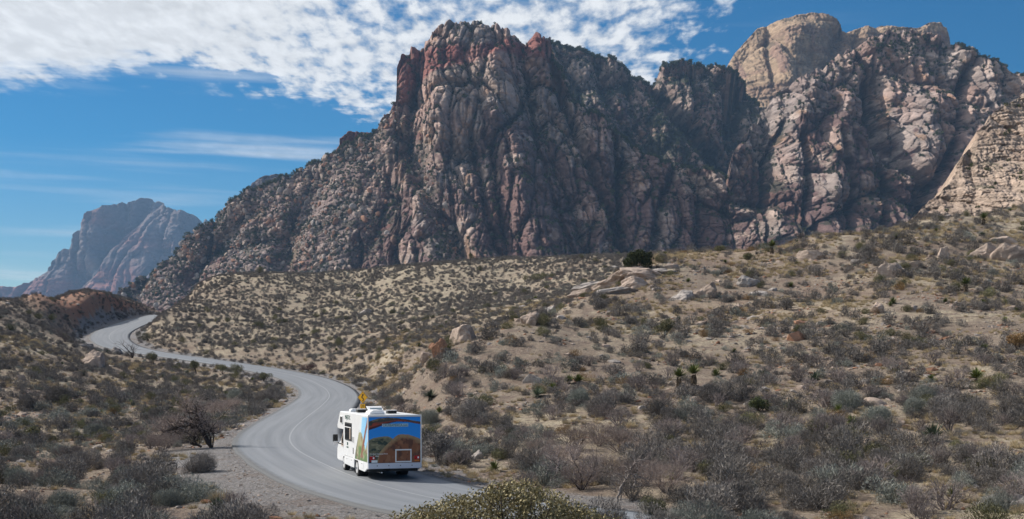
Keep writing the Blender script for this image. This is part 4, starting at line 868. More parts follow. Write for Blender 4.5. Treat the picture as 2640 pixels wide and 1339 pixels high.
    # wheels
    for nm, xs, cy in (('front', (-1.02, 1.02), 6.45), ('rear', (-.98, .98), 2.72)):
        for x in xs:
            s = 1 if x > 0 else -1; hw = .13 if nm == 'front' else .25
            t_ = MB().disc(cy, x - hw, x + hw, .39, .39, 28, 'x').build('wheel', BLACK, R_, .03)
            f = x + s * hw; MB().disc(cy, min(f, f + s * .012), max(f, f + s * .012), .39, .265, 24, 'x').build('rim', RIMM, t_, .01); MB().disc(cy, min(f, f + s * .05), max(f, f + s * .05), .39, .075, 14, 'x').build('hub', CHROME, t_, .01)
    for s in (-1, 1): MB().box(s * .95 - .26, s * .95 + .26, 2.2, 3.25, .52, .82).build('wheel_well', DARK, R_)
    # side windows and hatches
    wn = MB().box(-1.285, -1.25, 3.95, 5.6, 1.60, 2.48).build('side_window', GRILL, R_, .02); MB().box(-1.289, -1.284, 4.01, 4.76, 1.66, 2.24).build('pane', GLASS, wn); MB().box(-1.289, -1.284, 4.81, 5.54, 1.66, 2.24).build('pane', GLASS, wn); MB().box(-1.289, -1.284, 4.01, 5.54, 2.28, 2.41).build('pane', GLASS, wn); MB().box(-1.294, -1.290, 4.06, 4.35, 1.68, 2.22).build('curtain', CURT, wn)
    MB().box(-1.296, -1.285, 3.97, 5.58, 2.235, 2.275).build('window_bar', TRIM, wn)
    wn = MB().box(-1.285, -1.25, 6.22, 6.86, 2.36, 2.76).build('bunk_window', TRIM, R_, .02); MB().box(-1.289, -1.284, 6.27, 6.50, 2.41, 2.71).build('pane', GLASS, wn); MB().box(-1.289, -1.284, 6.54, 6.81, 2.41, 2.71).build('pane', GLASS, wn)
    for (y0, y1, z0, z1) in ((4.5, 5.5, .44, .74), (3.5, 4.3, .44, .74), (.9, 1.7, .46, .74)):
        h = MB().box(-1.283, -1.274, y0, y1, z0, z1).build('storage_hatch', WHITE, R_, .004); MB().box(-1.292, -1.284, (y0 + y1) / 2 - .05, (y0 + y1) / 2 + .05, z1 - .07, z1 - .04).build('latch', DARK, h)
    h = MB().box(-1.262, -1.251, 3.35, 3.85, 1.55, 1.86); 
    vt = h.build('fridge_vent', WHITE, R_); q = MB()
    for k in range(5): q.box(-1.268, -1.263, 3.39, 3.81, 1.58 + k * .055, 1.60 + k * .055)
    q.build('louvre_slats', GRILL, vt)
    MB().box(-1.262, -1.251, 3.5, 3.62, 1.0, 1.3).build('filler_flap', DARK, R_)
    # cab: one shell with hood, wrapped door and glass
    cab = [(6.05, .42), (6.05, 2.06), (6.9, 2.02), (7.55, 1.48), (8.35, 1.28), (8.62, 1.02), (8.66, .46), (8.2, .40)]
    MB().extrude(cab[::-1], 'x', -1.10, 1.10).build('cab', WHITE, R_, .05)
    m = MB().extrude([(6.14, 1.18), (6.14, 2.0), (6.85, 1.98), (7.42, 1.50), (7.42, 1.18)][::-1], 'x', -1.112, -1.102).build('cab_door_print', PRINT, R_)
    at = m.data.attributes.new('tone', 'FLOAT_COLOR', 'POINT'); at.data.foreach_set('color', np.tile([.60, .48, .40, 1], len(m.data.vertices)).astype(np.float32))
    q = MB()
    for k, zz_ in enumerate((1.30, 1.46, 1.60, 1.74, 1.88)): q.extrude([(6.16, zz_), (6.5, zz_ + .05), (6.9, zz_ - .01), (6.9, zz_ + .04), (6.5, zz_ + .11), (6.16, zz_ + .05)][::-1], 'x', -1.116, -1.113)
    q.build('cab_rock_stripes', YPRINT if False else CURT, R_)
    MB().extrude([(6.35, 1.34), (6.35, 1.90), (6.80, 1.90), (7.30, 1.48), (7.30, 1.34)][::-1], 'x', -1.122, -1.117).build('cab_window', GLASS, R_)
    for s in (-1, 1):
        mi = MB().box(s * 1.48 - .13, s * 1.48 + .12, 7.0, 7.14, 1.42, 1.80).build('wing_mirror', GRILL, R_, .04)
        MB().box(s * 1.48 - .10, s * 1.48 + .10, 6.985, 7.0, 1.30, 1.46).build('mirror_reflection', TRIM, mi); MB().tube([(s * 1.40, 7.08, 1.38), (s * 1.0, 7.0, 1.24)], .03, 6).build('mirror_arm', GRILL, mi)  # plain white block stands for the reflection in the mirror
        MB().box(s * .78 - .14, s * .78 + .14, 8.64, 8.68, .78, .98).build('headlight', TRIM, R_)
    MB().extrude([(6.95, 2.03), (7.50, 1.53), (7.52, 1.55), (6.97, 2.05)], 'x', -.85, .85).build('windscreen', GLASS, R_)
    # roof equipment
    def rounded(x0, x1, y0, y1, z0, z1, i=.12): return MB().extrude([(x0, z0), (x0 + i * .2, z1 - i * .5), (x0 + i, z1), (x1 - i, z1), (x1 - i * .2, z1 - i * .5), (x1, z0)][::-1], 'y', y0, y1)
    rounded(-1.02, -.24, .95, 1.9, T, T + .21, .2).build('air_conditioner', TRIM, R_, .05)
    h = MB().box(-.70, .05, 2.6, 3.2, T, T + .10).build('roof_vent', TRIM, R_, .01); MB().add([(-.70, 3.15, T + .33), (.05, 3.15, T + .33), (.05, 2.62, T + .14), (-.70, 2.62, T + .14), (-.70, 3.19, T + .31), (.05, 3.19, T + .31), (.05, 2.66, T + .12), (-.70, 2.66, T + .12)], [(0, 1, 2, 3), (7, 6, 5, 4), (0, 3, 7, 4), (1, 5, 6, 2), (0, 4, 5, 1), (3, 2, 6, 7)]).build('vent_lid', TRIM, h, .01)
    MB().box(-.62, -.03, 3.1 - .47, 3.1 - .46, T + .16, T + .27).build('vent_lid_pane', LID, h)
    for x, y in ((.34, 2.0), (-.70, 4.1)):
        g = MB().box(x - .21, x + .21, y, y + .45, T, T + .15).build('roof_fan_box', GRILL, R_); q = MB()
        for k in range(3): q.box(x - .19, x + .19, y - .01, y, T + .02 + k * .045, T + .035 + k * .045)
        q.build('grille_slats', DARK, g); MB().box(x - .23, x + .23, y - .02, y + .47, T + .15, T + .163).build('box_cap', TRIM, g)
    rounded(-1.05, -.62, 5.3, 5.75, T, T + .14, .1).build('roof_vent', TRIM, R_, .02)
build_motorhome()

# ------------------------------------------------------------ curve sign
def build_sign():
    D = 103.; c = P3(935, 1025, D); gz = float(ground(c.x, c.y)); R_ = empty('curve_sign', (c.x, c.y, gz), math.radians(-30)); tag(R_, 'yellow diamond winding road sign with a 20 MPH plate, on the verge behind the motorhome', 'road sign')
    YEL = simple('yellow_reflective_sheeting', (1.0, .50, .012), .4); BLK = simple('black_sign_ink', (.01, .01, .01), .5); POST = simple('galvanised_post', (.30, .30, .30), .5, .6)
    h = c.z - gz; d = .44
    MB().extrude([(0, h - d), (d, h), (0, h + d), (-d, h)], 'y', -.004, 0).build('diamond_plate', YEL, R_, .001)
    o = MB(); a, b = d * .94, d * .90
    for (s, t) in ((1, 1), (1, -1), (-1, 1), (-1, -1)): o.extrude([(0, h + t * a), (s * a, h), (s * b, h), (0, h + t * b)][:: (1 if s * t > 0 else -1)], 'y', -.007, -.0045)
    o.build('plate_border', BLK, R_)
    pts = [(-.005, -.27), (.055, -.19), (.075, -.12), (.02, -.06), (-.06, -.01), (-.07, .06), (-.01, .11), (.03, .15)]; q = MB()
    for i in range(len(pts) - 1):
        p0, p1 = Vector(pts[i]), Vector(pts[i + 1]); n_ = (p1 - p0).normalized(); n_ = Vector((-n_.y, n_.x)) * .036; e_ = (p1 - p0).normalized() * .012
        q.extrude([tuple(v + Vector((0, h))) for v in (p0 - n_ - e_, p1 - n_ + e_, p1 + n_ + e_, p0 + n_ - e_)][::-1], 'y', -.007 - .0002 * i, -.0045)
    q.extrude([(-.075, h + .15), (.12, h + .16), (.03, h + .29)], 'y', -.009, -.0045); q.build('winding_arrow', BLK, R_)
    z2 = h - .70; MB().box(-.225, .225, -.004, 0, z2 - .21, z2 + .21).build('speed_plate', YEL, R_, .001)
    text('speed_lettering', '20', .30, (0, -.006, z2 + .06), (math.pi / 2, 0, 0), BLK, R_, xs=1.05); text('speed_lettering', 'M.P.H.', .13, (0, -.006, z2 - .13), (math.pi / 2, 0, 0), BLK, R_)
    MB().box(-.03, .03, .002, .05, -.3, h + .3).build('post', POST, R_)
build_sign(); c = P3(935, 1025, 103.); TAKEN.append((c.x, c.y - 1, 1.0)); TAKEN.append((c.x, c.y - 6, 2.2))

# ------------------------------------------------------------ trees and bushes placed by hand
BARKD = simple('charred_bark', (.06, .042, .036), .9, var=.5, scale=5); BARKP = simple('silver_dead_wood', (.30, .26, .235), .85, var=.4, scale=5)
def guided_tree(name, base_px, D, stems, label, cat, twig_mat, wood_mat, twigs=260, tl=.5, seed=1, sub=2, wood_label=None):
    """stems: polylines in photo columns and rows at distance D, each with a start radius; twigs grow from them"""
    rg = random.Random(seed); b = P3(*base_px, D); b.z = float(ground(b.x, b.y)); R_ = empty(name, b); tag(R_, label, cat); wood = MB(); tw = MB(); nodes = []
    for pts, r, dy in stems:
        P_ = []
        for i, (x, y) in enumerate(pts):
            t = i / (len(pts) - 1); p = P3(x, y, D) - P3(*base_px, D); P_.append(Vector((p.x, dy * t + rg.gauss(0, .05) * t, p.z)))
        Q_ = []
        for i in range(len(P_) - 1):
            for k in range(4): t = k / 4; Q_.append(P_[i].lerp(P_[i + 1], t) + Vector((rg.gauss(0, .02), rg.gauss(0, .02), rg.gauss(0, .02))))
        Q_.append(P_[-1]); n_ = len(Q_); rad = [r * (1 - .8 * i / n_) for i in range(n_)]; wood.tube(Q_, rad, 6)
        nodes += [(Q_[i], (Q_[min(i + 1, n_ - 1)] - Q_[i - 1]).normalized(), rad[i]) for i in range(max(2, n_ // 4), n_)]
    def grow(p, d, ln, r, k):
        pts = [p]; dd = d
        for i in range(3): dd = (dd + Vector((rg.gauss(0, .28), rg.gauss(0, .28), rg.gauss(.02, .2)))).normalized(); pts.append(pts[-1] + dd * ln / 3)
        (tw if r < .02 else wood).tube(pts, [r, r * .8, r * .6, r * .35], 3, False)
        if k:
            for j in range(rg.choice((2, 3))): grow(pts[rg.choice((1, 2, 3))], (dd + Vector((rg.gauss(0, .6), rg.gauss(0, .6), rg.gauss(.1, .45)))).normalized(), ln * rg.uniform(.55, .85), r * .7, k - 1)
    for i in range(twigs):
        p, d, r = rg.choice(nodes); grow(p, (d * .4 + Vector((rg.gauss(0, .6), rg.gauss(0, .6), rg.gauss(.25, .5)))).normalized(), tl * rg.uniform(.6, 1.3), min(.03, r * .7), sub)
    TAKEN.append((b.x, b.y - 2.5, 2.6)); TAKEN.append((b.x - 2.5, b.y - 1, 2.0))
    wood.build('trunk', wood_mat, R_, smooth=True); t = tw.build('twigs', twig_mat, R_); t['kind'] = 'stuff'
    at = t.data.attributes.new('tint', 'FLOAT', 'FACE'); at.data.foreach_set('value', np.random.default_rng(seed).random(len(t.data.polygons)).astype(np.float32)); return R_
# the leaning dead tree beside the near bend
guided_tree('dead_tree', (545, 1150), 91, [([(545, 1152), (532, 1130), (515, 1100), (492, 1092), (462, 1094), (430, 1108), (400, 1130)], .10, -.5), ([(545, 1152), (530, 1120), (512, 1080), (502, 1058), (482, 1055)], .11, .4), ([(545, 1152), (540, 1122), (528, 1090), (515, 1070), (505, 1062)], .08, .9),
    ([(503, 1122), (480, 1112), (455, 1100), (430, 1096), (392, 1112)], .05, .6), ([(548, 1150), (552, 1120), (545, 1100), (572, 1072), (600, 1040)], .05, -.6), ([(482, 1055), (478, 1040), (480, 1035)], .035, 0), ([(520, 1148), (505, 1140), (498, 1120)], .08, 0)],
    'dark leaning dead tree with pale twigs beside the gravel shoulder of the near bend', 'dead tree', M_BRN, BARKD, 260, .75, 3)
guided_tree('dead_tree', (342, 905), 237, [([(342, 906), (338, 893), (325, 880), (318, 872)], .11, 0), ([(342, 906), (343, 890), (336, 876)], .09, .3), ([(342, 906), (346, 892), (344, 870)], .07, -.3), ([(342, 906), (330, 895), (312, 880), (305, 876)], .06, -.3)],
    'small dark bare tree at the road edge near the far bend', 'dead tree', M_BARE, BARKD, 40, 1.1, 4, 1)
guided_tree('dead_tree', (168, 872), 240, [([(168, 874), (164, 860), (154, 848), (146, 842)], .09, 0), ([(168, 874), (168, 856), (172, 842)], .07, .3), ([(168, 874), (174, 862), (184, 850)], .06, -.3), ([(168, 874), (160, 858), (160, 840)], .05, -.3)],
    'bare twiggy tree on the left flank below the red cutting', 'dead tree', M_BARE, M_BARE, 90, 1.1, 5, 1)
guided_tree('dead_tree', (1588, 1268), 57, [([(1588, 1272), (1597, 1238), (1610, 1210), (1622, 1196), (1624, 1180), (1636, 1162), (1652, 1155), (1676, 1152)], .055, -.3), ([(1597, 1238), (1600, 1220), (1596, 1204)], .03, .3), ([(1622, 1196), (1640, 1200), (1664, 1210), (1690, 1212)], .035, .3), ([(1636, 1230), (1638, 1205), (1645, 1180), (1640, 1168)], .035, .5), ([(1600, 1262), (1600, 1246), (1590, 1232)], .04, .2), ([(1640, 1228), (1655, 1224), (1678, 1232)], .03, .4)],
    'pale bent dead tree standing in the brown thicket right of the oak bush', 'dead tree', M_BARE, BARKP, 60, .4, 6)
guided_tree('dead_tree', (1495, 1230), 62, [([(1500, 1232), (1500, 1205), (1490, 1175), (1478, 1150), (1470, 1130)], .035, 0), ([(1444, 1180), (1440, 1165), (1426, 1152), (1415, 1148)], .03, 0), ([(1500, 1232), (1520, 1200), (1536, 1165), (1540, 1120)], .03, .5), ([(1500, 1232), (1470, 1200), (1444, 1180)], .035, .5)],
    'thin leaning bare trunks in the left half of the brown thicket', 'dead tree', M_BARE, BARKD, 90, .5, 8)
def place(name, mesh, px, py, D, size, hs, label, cat, group=None, rz=None, sink=.05, on_ground=True, tilt=0, wy=1.0):
    p = unproject(px, py, D * .8, D * 1.25) if D else unproject(px, py)
    o = bpy.data.objects.new(name, mesh); z = float(ground(p.x, p.y)) - sink * size
    o.location = (p.x, p.y, z); o.scale = (size, size * wy, size * hs); o.rotation_euler = (0, tilt, random.uniform(0, 6.28) if rz is None else rz); link(o); tag(o, label, cat, group); TAKEN.append((p.x, p.y, size * .75)); return o
THK = [bare_mesh('thicket_bush', 400 + s, M_BRN, 30, 5, 1.0, .013) for s in range(3)]
for i, (px, py, s, lb) in enumerate([(1395, 1175, 1.5, 'leftmost brown bare bush of the thicket, nearest the road'), (1440, 1205, 1.8, 'spreading brown bare bush left of the thin leaning trunks'), (1480, 1160, 1.9, 'tall brown bare bush at the top left of the thicket'), (1540, 1150, 2.0, 'widest brown bare bush, at the top centre of the thicket'),
        (1600, 1165, 2.0, 'tall brown bare bush just above the pale bent dead tree'), (1560, 1235, 1.7, 'brown bare bush immediately left of the pale bent tree'), (1655, 1180, 1.6, 'brown bare bush right of the curved pale branch'), (1660, 1255, 1.7, 'brown bare bush below the pale bent tree'), (1720, 1270, 1.7, 'dense bare bush at the lower right of the thicket'), (1505, 1262, 1.7, 'brown bare bush behind the right end of the oak bush')]):
    place('thicket_bush', THK[i % 3], px, py, 0, s, .8, lb, 'bush', 'bare bushes of the brown thicket')
for i, (px, py, s, lb) in enumerate([(452, 1130, 2.6, 'brown twiggy bush left of the leaning dead tree'), (500, 1085, 2.6, 'brown twiggy bush standing behind the leaning dead tree'), (560, 1075, 2.4, 'brown twiggy bush at the right behind the leaning dead tree'), (420, 1165, 1.8, 'brown twiggy bush below the tips of the leaning dead tree'), (600, 1060, 2.0, 'bare brown bush between dead tree and road')]):
    place('thicket_bush', THK[(i + 1) % 3], px, py, 0, s, .8, lb, 'bush', 'bare bushes round the leaning dead tree')

def leafy(name, loc, lumps, n_, leaf, mat, wood, label, cat, seed, stems=9, crown='crown', blade=True):
    rg = np.random.default_rng(seed); R_ = empty(name, loc); tag(R_, label, cat); L_ = np.array(lumps, float); k = rg.choice(len(L_), n_, p=(L_[:, 3] ** 2) / (L_[:, 3] ** 2).sum()); d = rg.normal(size=(n_, 3)); d /= np.linalg.norm(d, axis=1)[:, None]
    rad = L_[k, 3] * rg.uniform(.2, 1.0, n_) ** .38; lob = 1 + .42 * fbm(d[:, 0] * 3 + k * 7, d[:, 1] * 3 + d[:, 2] * 2.2, 3, seed); p = L_[k, :3] + d * (rad * lob)[:, None] * [1, 1, .85]; p = p[p[:, 2] > .1]; n_ = len(p)
    a = rg.normal(size=(n_, 3)) + [0, 0, .4]; a /= np.linalg.norm(a, axis=1)[:, None]; b = np.cross(a, rg.normal(size=(n_, 3))); b /= np.linalg.norm(b, axis=1)[:, None]; s = leaf * rg.uniform(.6, 1.4, n_)[:, None]
    V = np.stack([p - a * s, p - b * s * .5, p + a * s, p + b * s * .5], 1).reshape(-1, 3); me = np_mesh(crown, V, np.arange(4 * n_).reshape(-1, 4), False, {'tint': rg.random(n_)}); me.materials.append(mat); link(bpy.data.objects.new(crown, me), R_)
    tr = MB(); r2 = random.Random(seed)
    for i in range(stems):
        l = L_[i % len(L_)]; q = Vector(l[:3]) + Vector((r2.gauss(0, .4), r2.gauss(0, .4), r2.uniform(-.2, .6))) * l[3]; m_ = q * .5 + Vector((r2.gauss(0, .1), r2.gauss(0, .1), -.1)) * l[3]
        tr.tube([(r2.gauss(0, .05), r2.gauss(0, .05), -.15), m_, q], [.05 * l[3] + .01, .03 * l[3] + .01, .008], 6)
        for j in range(5): e_ = q + Vector((r2.gauss(0, 1), r2.gauss(0, 1), r2.gauss(0, .5))) * l[3] * .4; tr.tube([m_.lerp(q, r2.random()), e_], [.018 * l[3], .005], 4)
    tr.build('trunk', wood, R_); return R_
M_OAK = foliage('oak_leaves', (.13, .115, .055), (.34, .29, .165), (.54, .47, .30)); TAKEN.append((0, 30, 4.5))
g0 = float(ground(.1, 30.5))
leafy('oak_bush', (.0, 30.5, g0 + .12), [(-2.2, 0, 1.5, .55), (-1.85, .2, 1.8, .35), (-1.6, -.2, 1.6, .65), (-1.2, .2, 1.9, .5), (-.75, 0, 1.85, .68), (-.3, .1, 2.35, .3), (-.1, 0, 2.0, .7), (.25, .2, 2.25, .45), (.6, -.1, 1.9, .68), (1.1, .1, 1.75, .62), (1.55, 0, 1.6, .55), (2.0, .1, 1.45, .5), (2.35, .1, 1.3, .42), (-1.5, -.4, 1.1, .7), (-.5, -.4, 1.2, .8), (.5, -.4, 1.2, .8), (1.5, -.4, 1.0, .7)], 34000, .033, M_OAK, BARKD, 'broad olive brown scrub oak bush in the bottom foreground, right of the road', 'bush', 21, 22)
p = unproject(1643, 697); TAKEN.append((p.x, p.y, 2.2))
leafy('juniper_tree', (p.x, p.y, float(ground(p.x, p.y))), [(-.75, 0, 1.0, .95), (.1, 0, 1.6, 1.0), (.95, 0, 1.45, .9), (.4, .2, 2.0, .75), (-.6, 0, 1.75, .75), (1.2, 0, .8, .8), (-1.3, 0, .9, .55), (1.5, .1, 1.9, .5)], 7000, .10, M_JUN, BARKD, 'round dark green juniper tree standing on the ridge above the sandstone outcrop', 'tree', 22, 12)
def bush(px, py, w, h, mat, label, seed, cat='bush', name='round_bush', leaf=.05, n_=2600):
    p = unproject(px, py); TAKEN.append((p.x, p.y, w * .8)); rg = random.Random(seed)
    leafy(name, (p.x, p.y, float(ground(p.x, p.y))), [(rg.gauss(0, .28) * w, rg.gauss(0, .2) * w, h * rg.uniform(.35, .62), w * rg.uniform(.32, .5)) for _ in range(6)], n_, leaf, mat, BARKD, label, cat, seed, 7)
bush(2025, 800, 1.6, 1.5, M_DARK, 'large round dark bush alone on the slope left of the pale stone', 31)
bush(1712, 872, 1.2, 2.3, M_OLIVE, 'tall olive feathery bush on the open slope below the layered boulder', 32)
bush(506, 965, 1.2, 2.8, M_OLIVE, 'tallest olive bush at the road edge in the middle distance', 33, n_=3000); bush(395, 945, 1.3, 2.6, M_OLIVE, 'dark olive bush below the road, left of the tallest one', 34)
bush(575, 965, 1.3, 1.9, M_OLIVE, 'left one of two yellow green bushes at the road edge', 35); bush(613, 968, 1.5, 1.9, M_OLIVE, 'right one of two yellow green bushes at the road edge', 36); bush(680, 985, 1.3, 1.6, M_OLIVE, 'pale olive bush beside the road before the middle bend', 37)
bush(382, 880, 2.2, 2.1, M_OLIVE, 'broad olive bush inside the far road bend', 38); bush(420, 890, 2.3, 1.5, M_DARK, 'broad grey bush inside the far road bend', 39)
bush(78, 1140, 1.0, 1.6, M_OLIVE, 'rounded yellow green bush on the left flat', 40); bush(1955, 1062, .9, 1.1, M_JUN, 'small dark green juniper on the sandy bank', 41, 'tree', 'juniper_tree', .05, 2400)
bush(1130, 1190, 1.5, 2.0, M_DARK, 'large dark shrub directly right of the motorhome', 42, n_=4200); bush(1105, 1160, 1.1, 1.7, M_DARK, 'dark shrub behind the right side of the motorhome', 43)
bush(2625, 905, 1.4, 1.6, M_GOLD, 'brown gold bush cut by the right edge of the view', 44); bush(1855, 650, 1.3, 1.1, M_OLIVE, 'bright green bush on the skyline right of the juniper', 45); bush(1925, 672, 1.1, 1.1, M_OLIVE, 'green bush just below the skyline right of the bright one', 46)
bush(1690, 1335, .75, .85, M_OLIVE, 'rounded pale olive bush at the bottom edge right of the oak', 47, n_=5000, leaf=.022); bush(1213, 675, 1.0, 3.0, M_OLIVE, 'tall thin olive bush on the crest of the middle hill', 48); bush(668, 706, 2.2, 2.4, M_OLIVE, 'brown olive bush on the left skyline of the middle hill', 49); bush(1385, 725, 2.2, 1.8, M_OLIVE, 'broad brown green bush near the crest left of the outcrop', 50)
bush(930, 968, 1.6, 1.9, M_DARK, 'grey brown bush at the verge of the middle bend', 51); bush(2330, 702, 1.4, .9, M_OLIVE, 'low green bush growing against the cracked pyramid boulder', 52)
M_PINKB = foliage('rosy_twigs', (.14, .075, .065), (.25, .15, .13)); bush(800, 958, 1.8, 1.1, M_PINKB, 'rounded rosy brown bush on the far verge of the middle bend', 53)

HERO = [shrub_mesh('large_shrub', 800 + s, 8000, M_DARK if s < 3 else M_SAGE, .13, .0055, .95, 60) for s in range(5)]
hl = [(1190, 1060, 130, 0), (1530, 1045, 110, 0), (1655, 1050, 100, 0), (1800, 1010, 110, 0), (1870, 1005, 120, 0), (1960, 1085, 70, 3), (2140, 1030, 110, 3), (2225, 1070, 110, 3), (2330, 1015, 100, 4), (2400, 1060, 120, 0), (2530, 1045, 110, 0), (2290, 1040, 90, 3), (2140, 1190, 100, 0), (2280, 1210, 120, 0), (2220, 1165, 90, 1), (1880, 1275, 150, 0), (2420, 1160, 90, 1), (1400, 1215, 120, 0), (1330, 1190, 80, 2), (1465, 1015, 80, 3),
      (130, 1015, 100, 0), (80, 1030, 80, 1), (210, 1185, 110, 0), (490, 1190, 110, 0), (340, 1230, 110, 1), (140, 1295, 140, 3), (310, 1300, 140, 0), (430, 1275, 100, 3), (640, 1310, 110, 2), (650, 1015, 70, 0), (585, 1010, 70, 3), (700, 1000, 60, 0), (40, 1220, 90, 4), (240, 1100, 80, 3), (380, 1060, 70, 1), (2480, 1290, 110, 4), (2050, 1260, 90, 0), (1730, 1330, 110, 4), (1980, 1320, 90, 1), (2600, 1180, 90, 0), (1010, 1020, 60, 2), (1090, 1065, 80, 3), (930, 1035, 50, 0)]
LATE = []
for i, (x, y, w, k) in enumerate(hl):
    D = unproject(x * K, y * K).y; LATE.append(place('large_shrub', HERO[(k + i) % 3 if k < 3 else k], x * K, y * K, 0, w * K / 2 / (F / D) * 1.05, 1.0, 'x', 'shrub', 'large shrubs of the nearer slopes'))
for i, (x, D_, s_, k) in enumerate([(1385, 42, 1.0, 0), (1455, 41.5, .95, 3), (1520, 42.5, 1.0, 1), (1590, 43, .8, 2), (1700, 44, .8, 1), (1775, 43, .8, 4), (1850, 43, .9, 0), (1930, 44, .8, 3)]):
    X_ = (x - CX) / F * D_; o = bpy.data.objects.new('large_shrub', HERO[k]); o.location = (X_, D_, float(ground(X_, D_)) - .03); o.scale = (s_ * 1.5, s_ * 1.3, s_ * 1.5); o.rotation_euler = (0, 0, i * 1.3); link(o); tag(o, 'x', 'shrub', 'large shrubs of the nearer slopes'); LATE.append(o)
def name_late():
    px_ = [CX + F * o.location.x / o.location.y for o in LATE]; py_ = [HY - F * (o.location.z + .5) / o.location.y for o in LATE]
    wd = ['broad silver grey bush' if o.data in HERO[3:] else 'broad dark twiggy bush' for o in LATE]
    for o, l_ in zip(LATE, labels_for(px_, py_, wd, ['very'] * len(LATE))): o['label'] = l_
# yuccas with a place of their own
YT = [yucca_mesh('yucca', 500 + s, M_YUC, 150, .75) for s in range(2)]; YG = yucca_mesh('yucca', 510, M_YUC, 190, .1, False); YB = yucca_mesh('yucca', 511, M_YUB, 170, .1)
for px, py, s, m_, lb in [(1751, 1000, .95, YT[0], 'left yucca of the pair with shaggy trunks on the sandy rise'), (1788, 995, 1.05, YT[1], 'right and greener yucca of the pair with shaggy trunks'), (1467, 990, .75, YG, 'left yucca of the green pair on the ground'), (1490, 992, .8, YG, 'right yucca of the green pair on the ground'), (2518, 985, 1.0, YG, 'bright yellow green yucca on bare soil near the right edge'),
    (2101, 990, 1.0, YB, 'grey green yucca in the centre right below the vegetation band'), (2407, 1140, 1.1, YB, 'blue green yucca beside the twiggy bushes at the lower right'), (2040, 1062, .9, YB, 'blue green yucca at the left end of the sage patch'), (2536, 580, 1.1, YT[0], 'small trunked yucca on the far right ridge'), (2490, 755, 1.1, YT[1], 'dark trunked yucca on the right slope'), (1385, 1025, .8, YB, 'low blue yucca left of the green pair'), (1110, 1030, .9, YB, 'green yucca above the roof of the motorhome'), (560, 1325, .7, YB, 'spiky yellow yucca at the bottom left beside the gravel'), (1990, 655, 1.2, YT[0], 'trunked yucca on the skyline of the right hill')]:
    place('yucca', m_, px, py, 0, s, 1.0, lb, 'yucca', 'yuccas')

TUFT = grass_mesh('straw_tuft', 520, M_STRAW, 420, .8, .7)
for px, py, s, lb in [(418, 1250, .75, 'bright straw tuft among dark bushes at the lower left'), (569, 1296, .8, 'spiky straw tuft at the gravel edge near the bottom'), (505, 1150, .6, 'golden straw tuft at the foot of the leaning dead tree'), (1625, 1105, .6, 'orange straw tuft at the foot of dark bushes on the right slope')]: place('straw_tuft', TUFT, px, py, 0, s, 1.0, lb, 'grass tuft')
for px, py, s, lb in [(1194, 1152, .3, 'left one of three small golden balls of brush right of the motorhome'), (1217, 1149, .27, 'middle one of three small golden balls of brush right of the motorhome'), (1241, 1151, .36, 'right one of three small golden balls of brush right of the motorhome')]: place('golden_shrub', KINDS['gold'][0], px, py, 0, s, 1.1, lb, 'shrub')
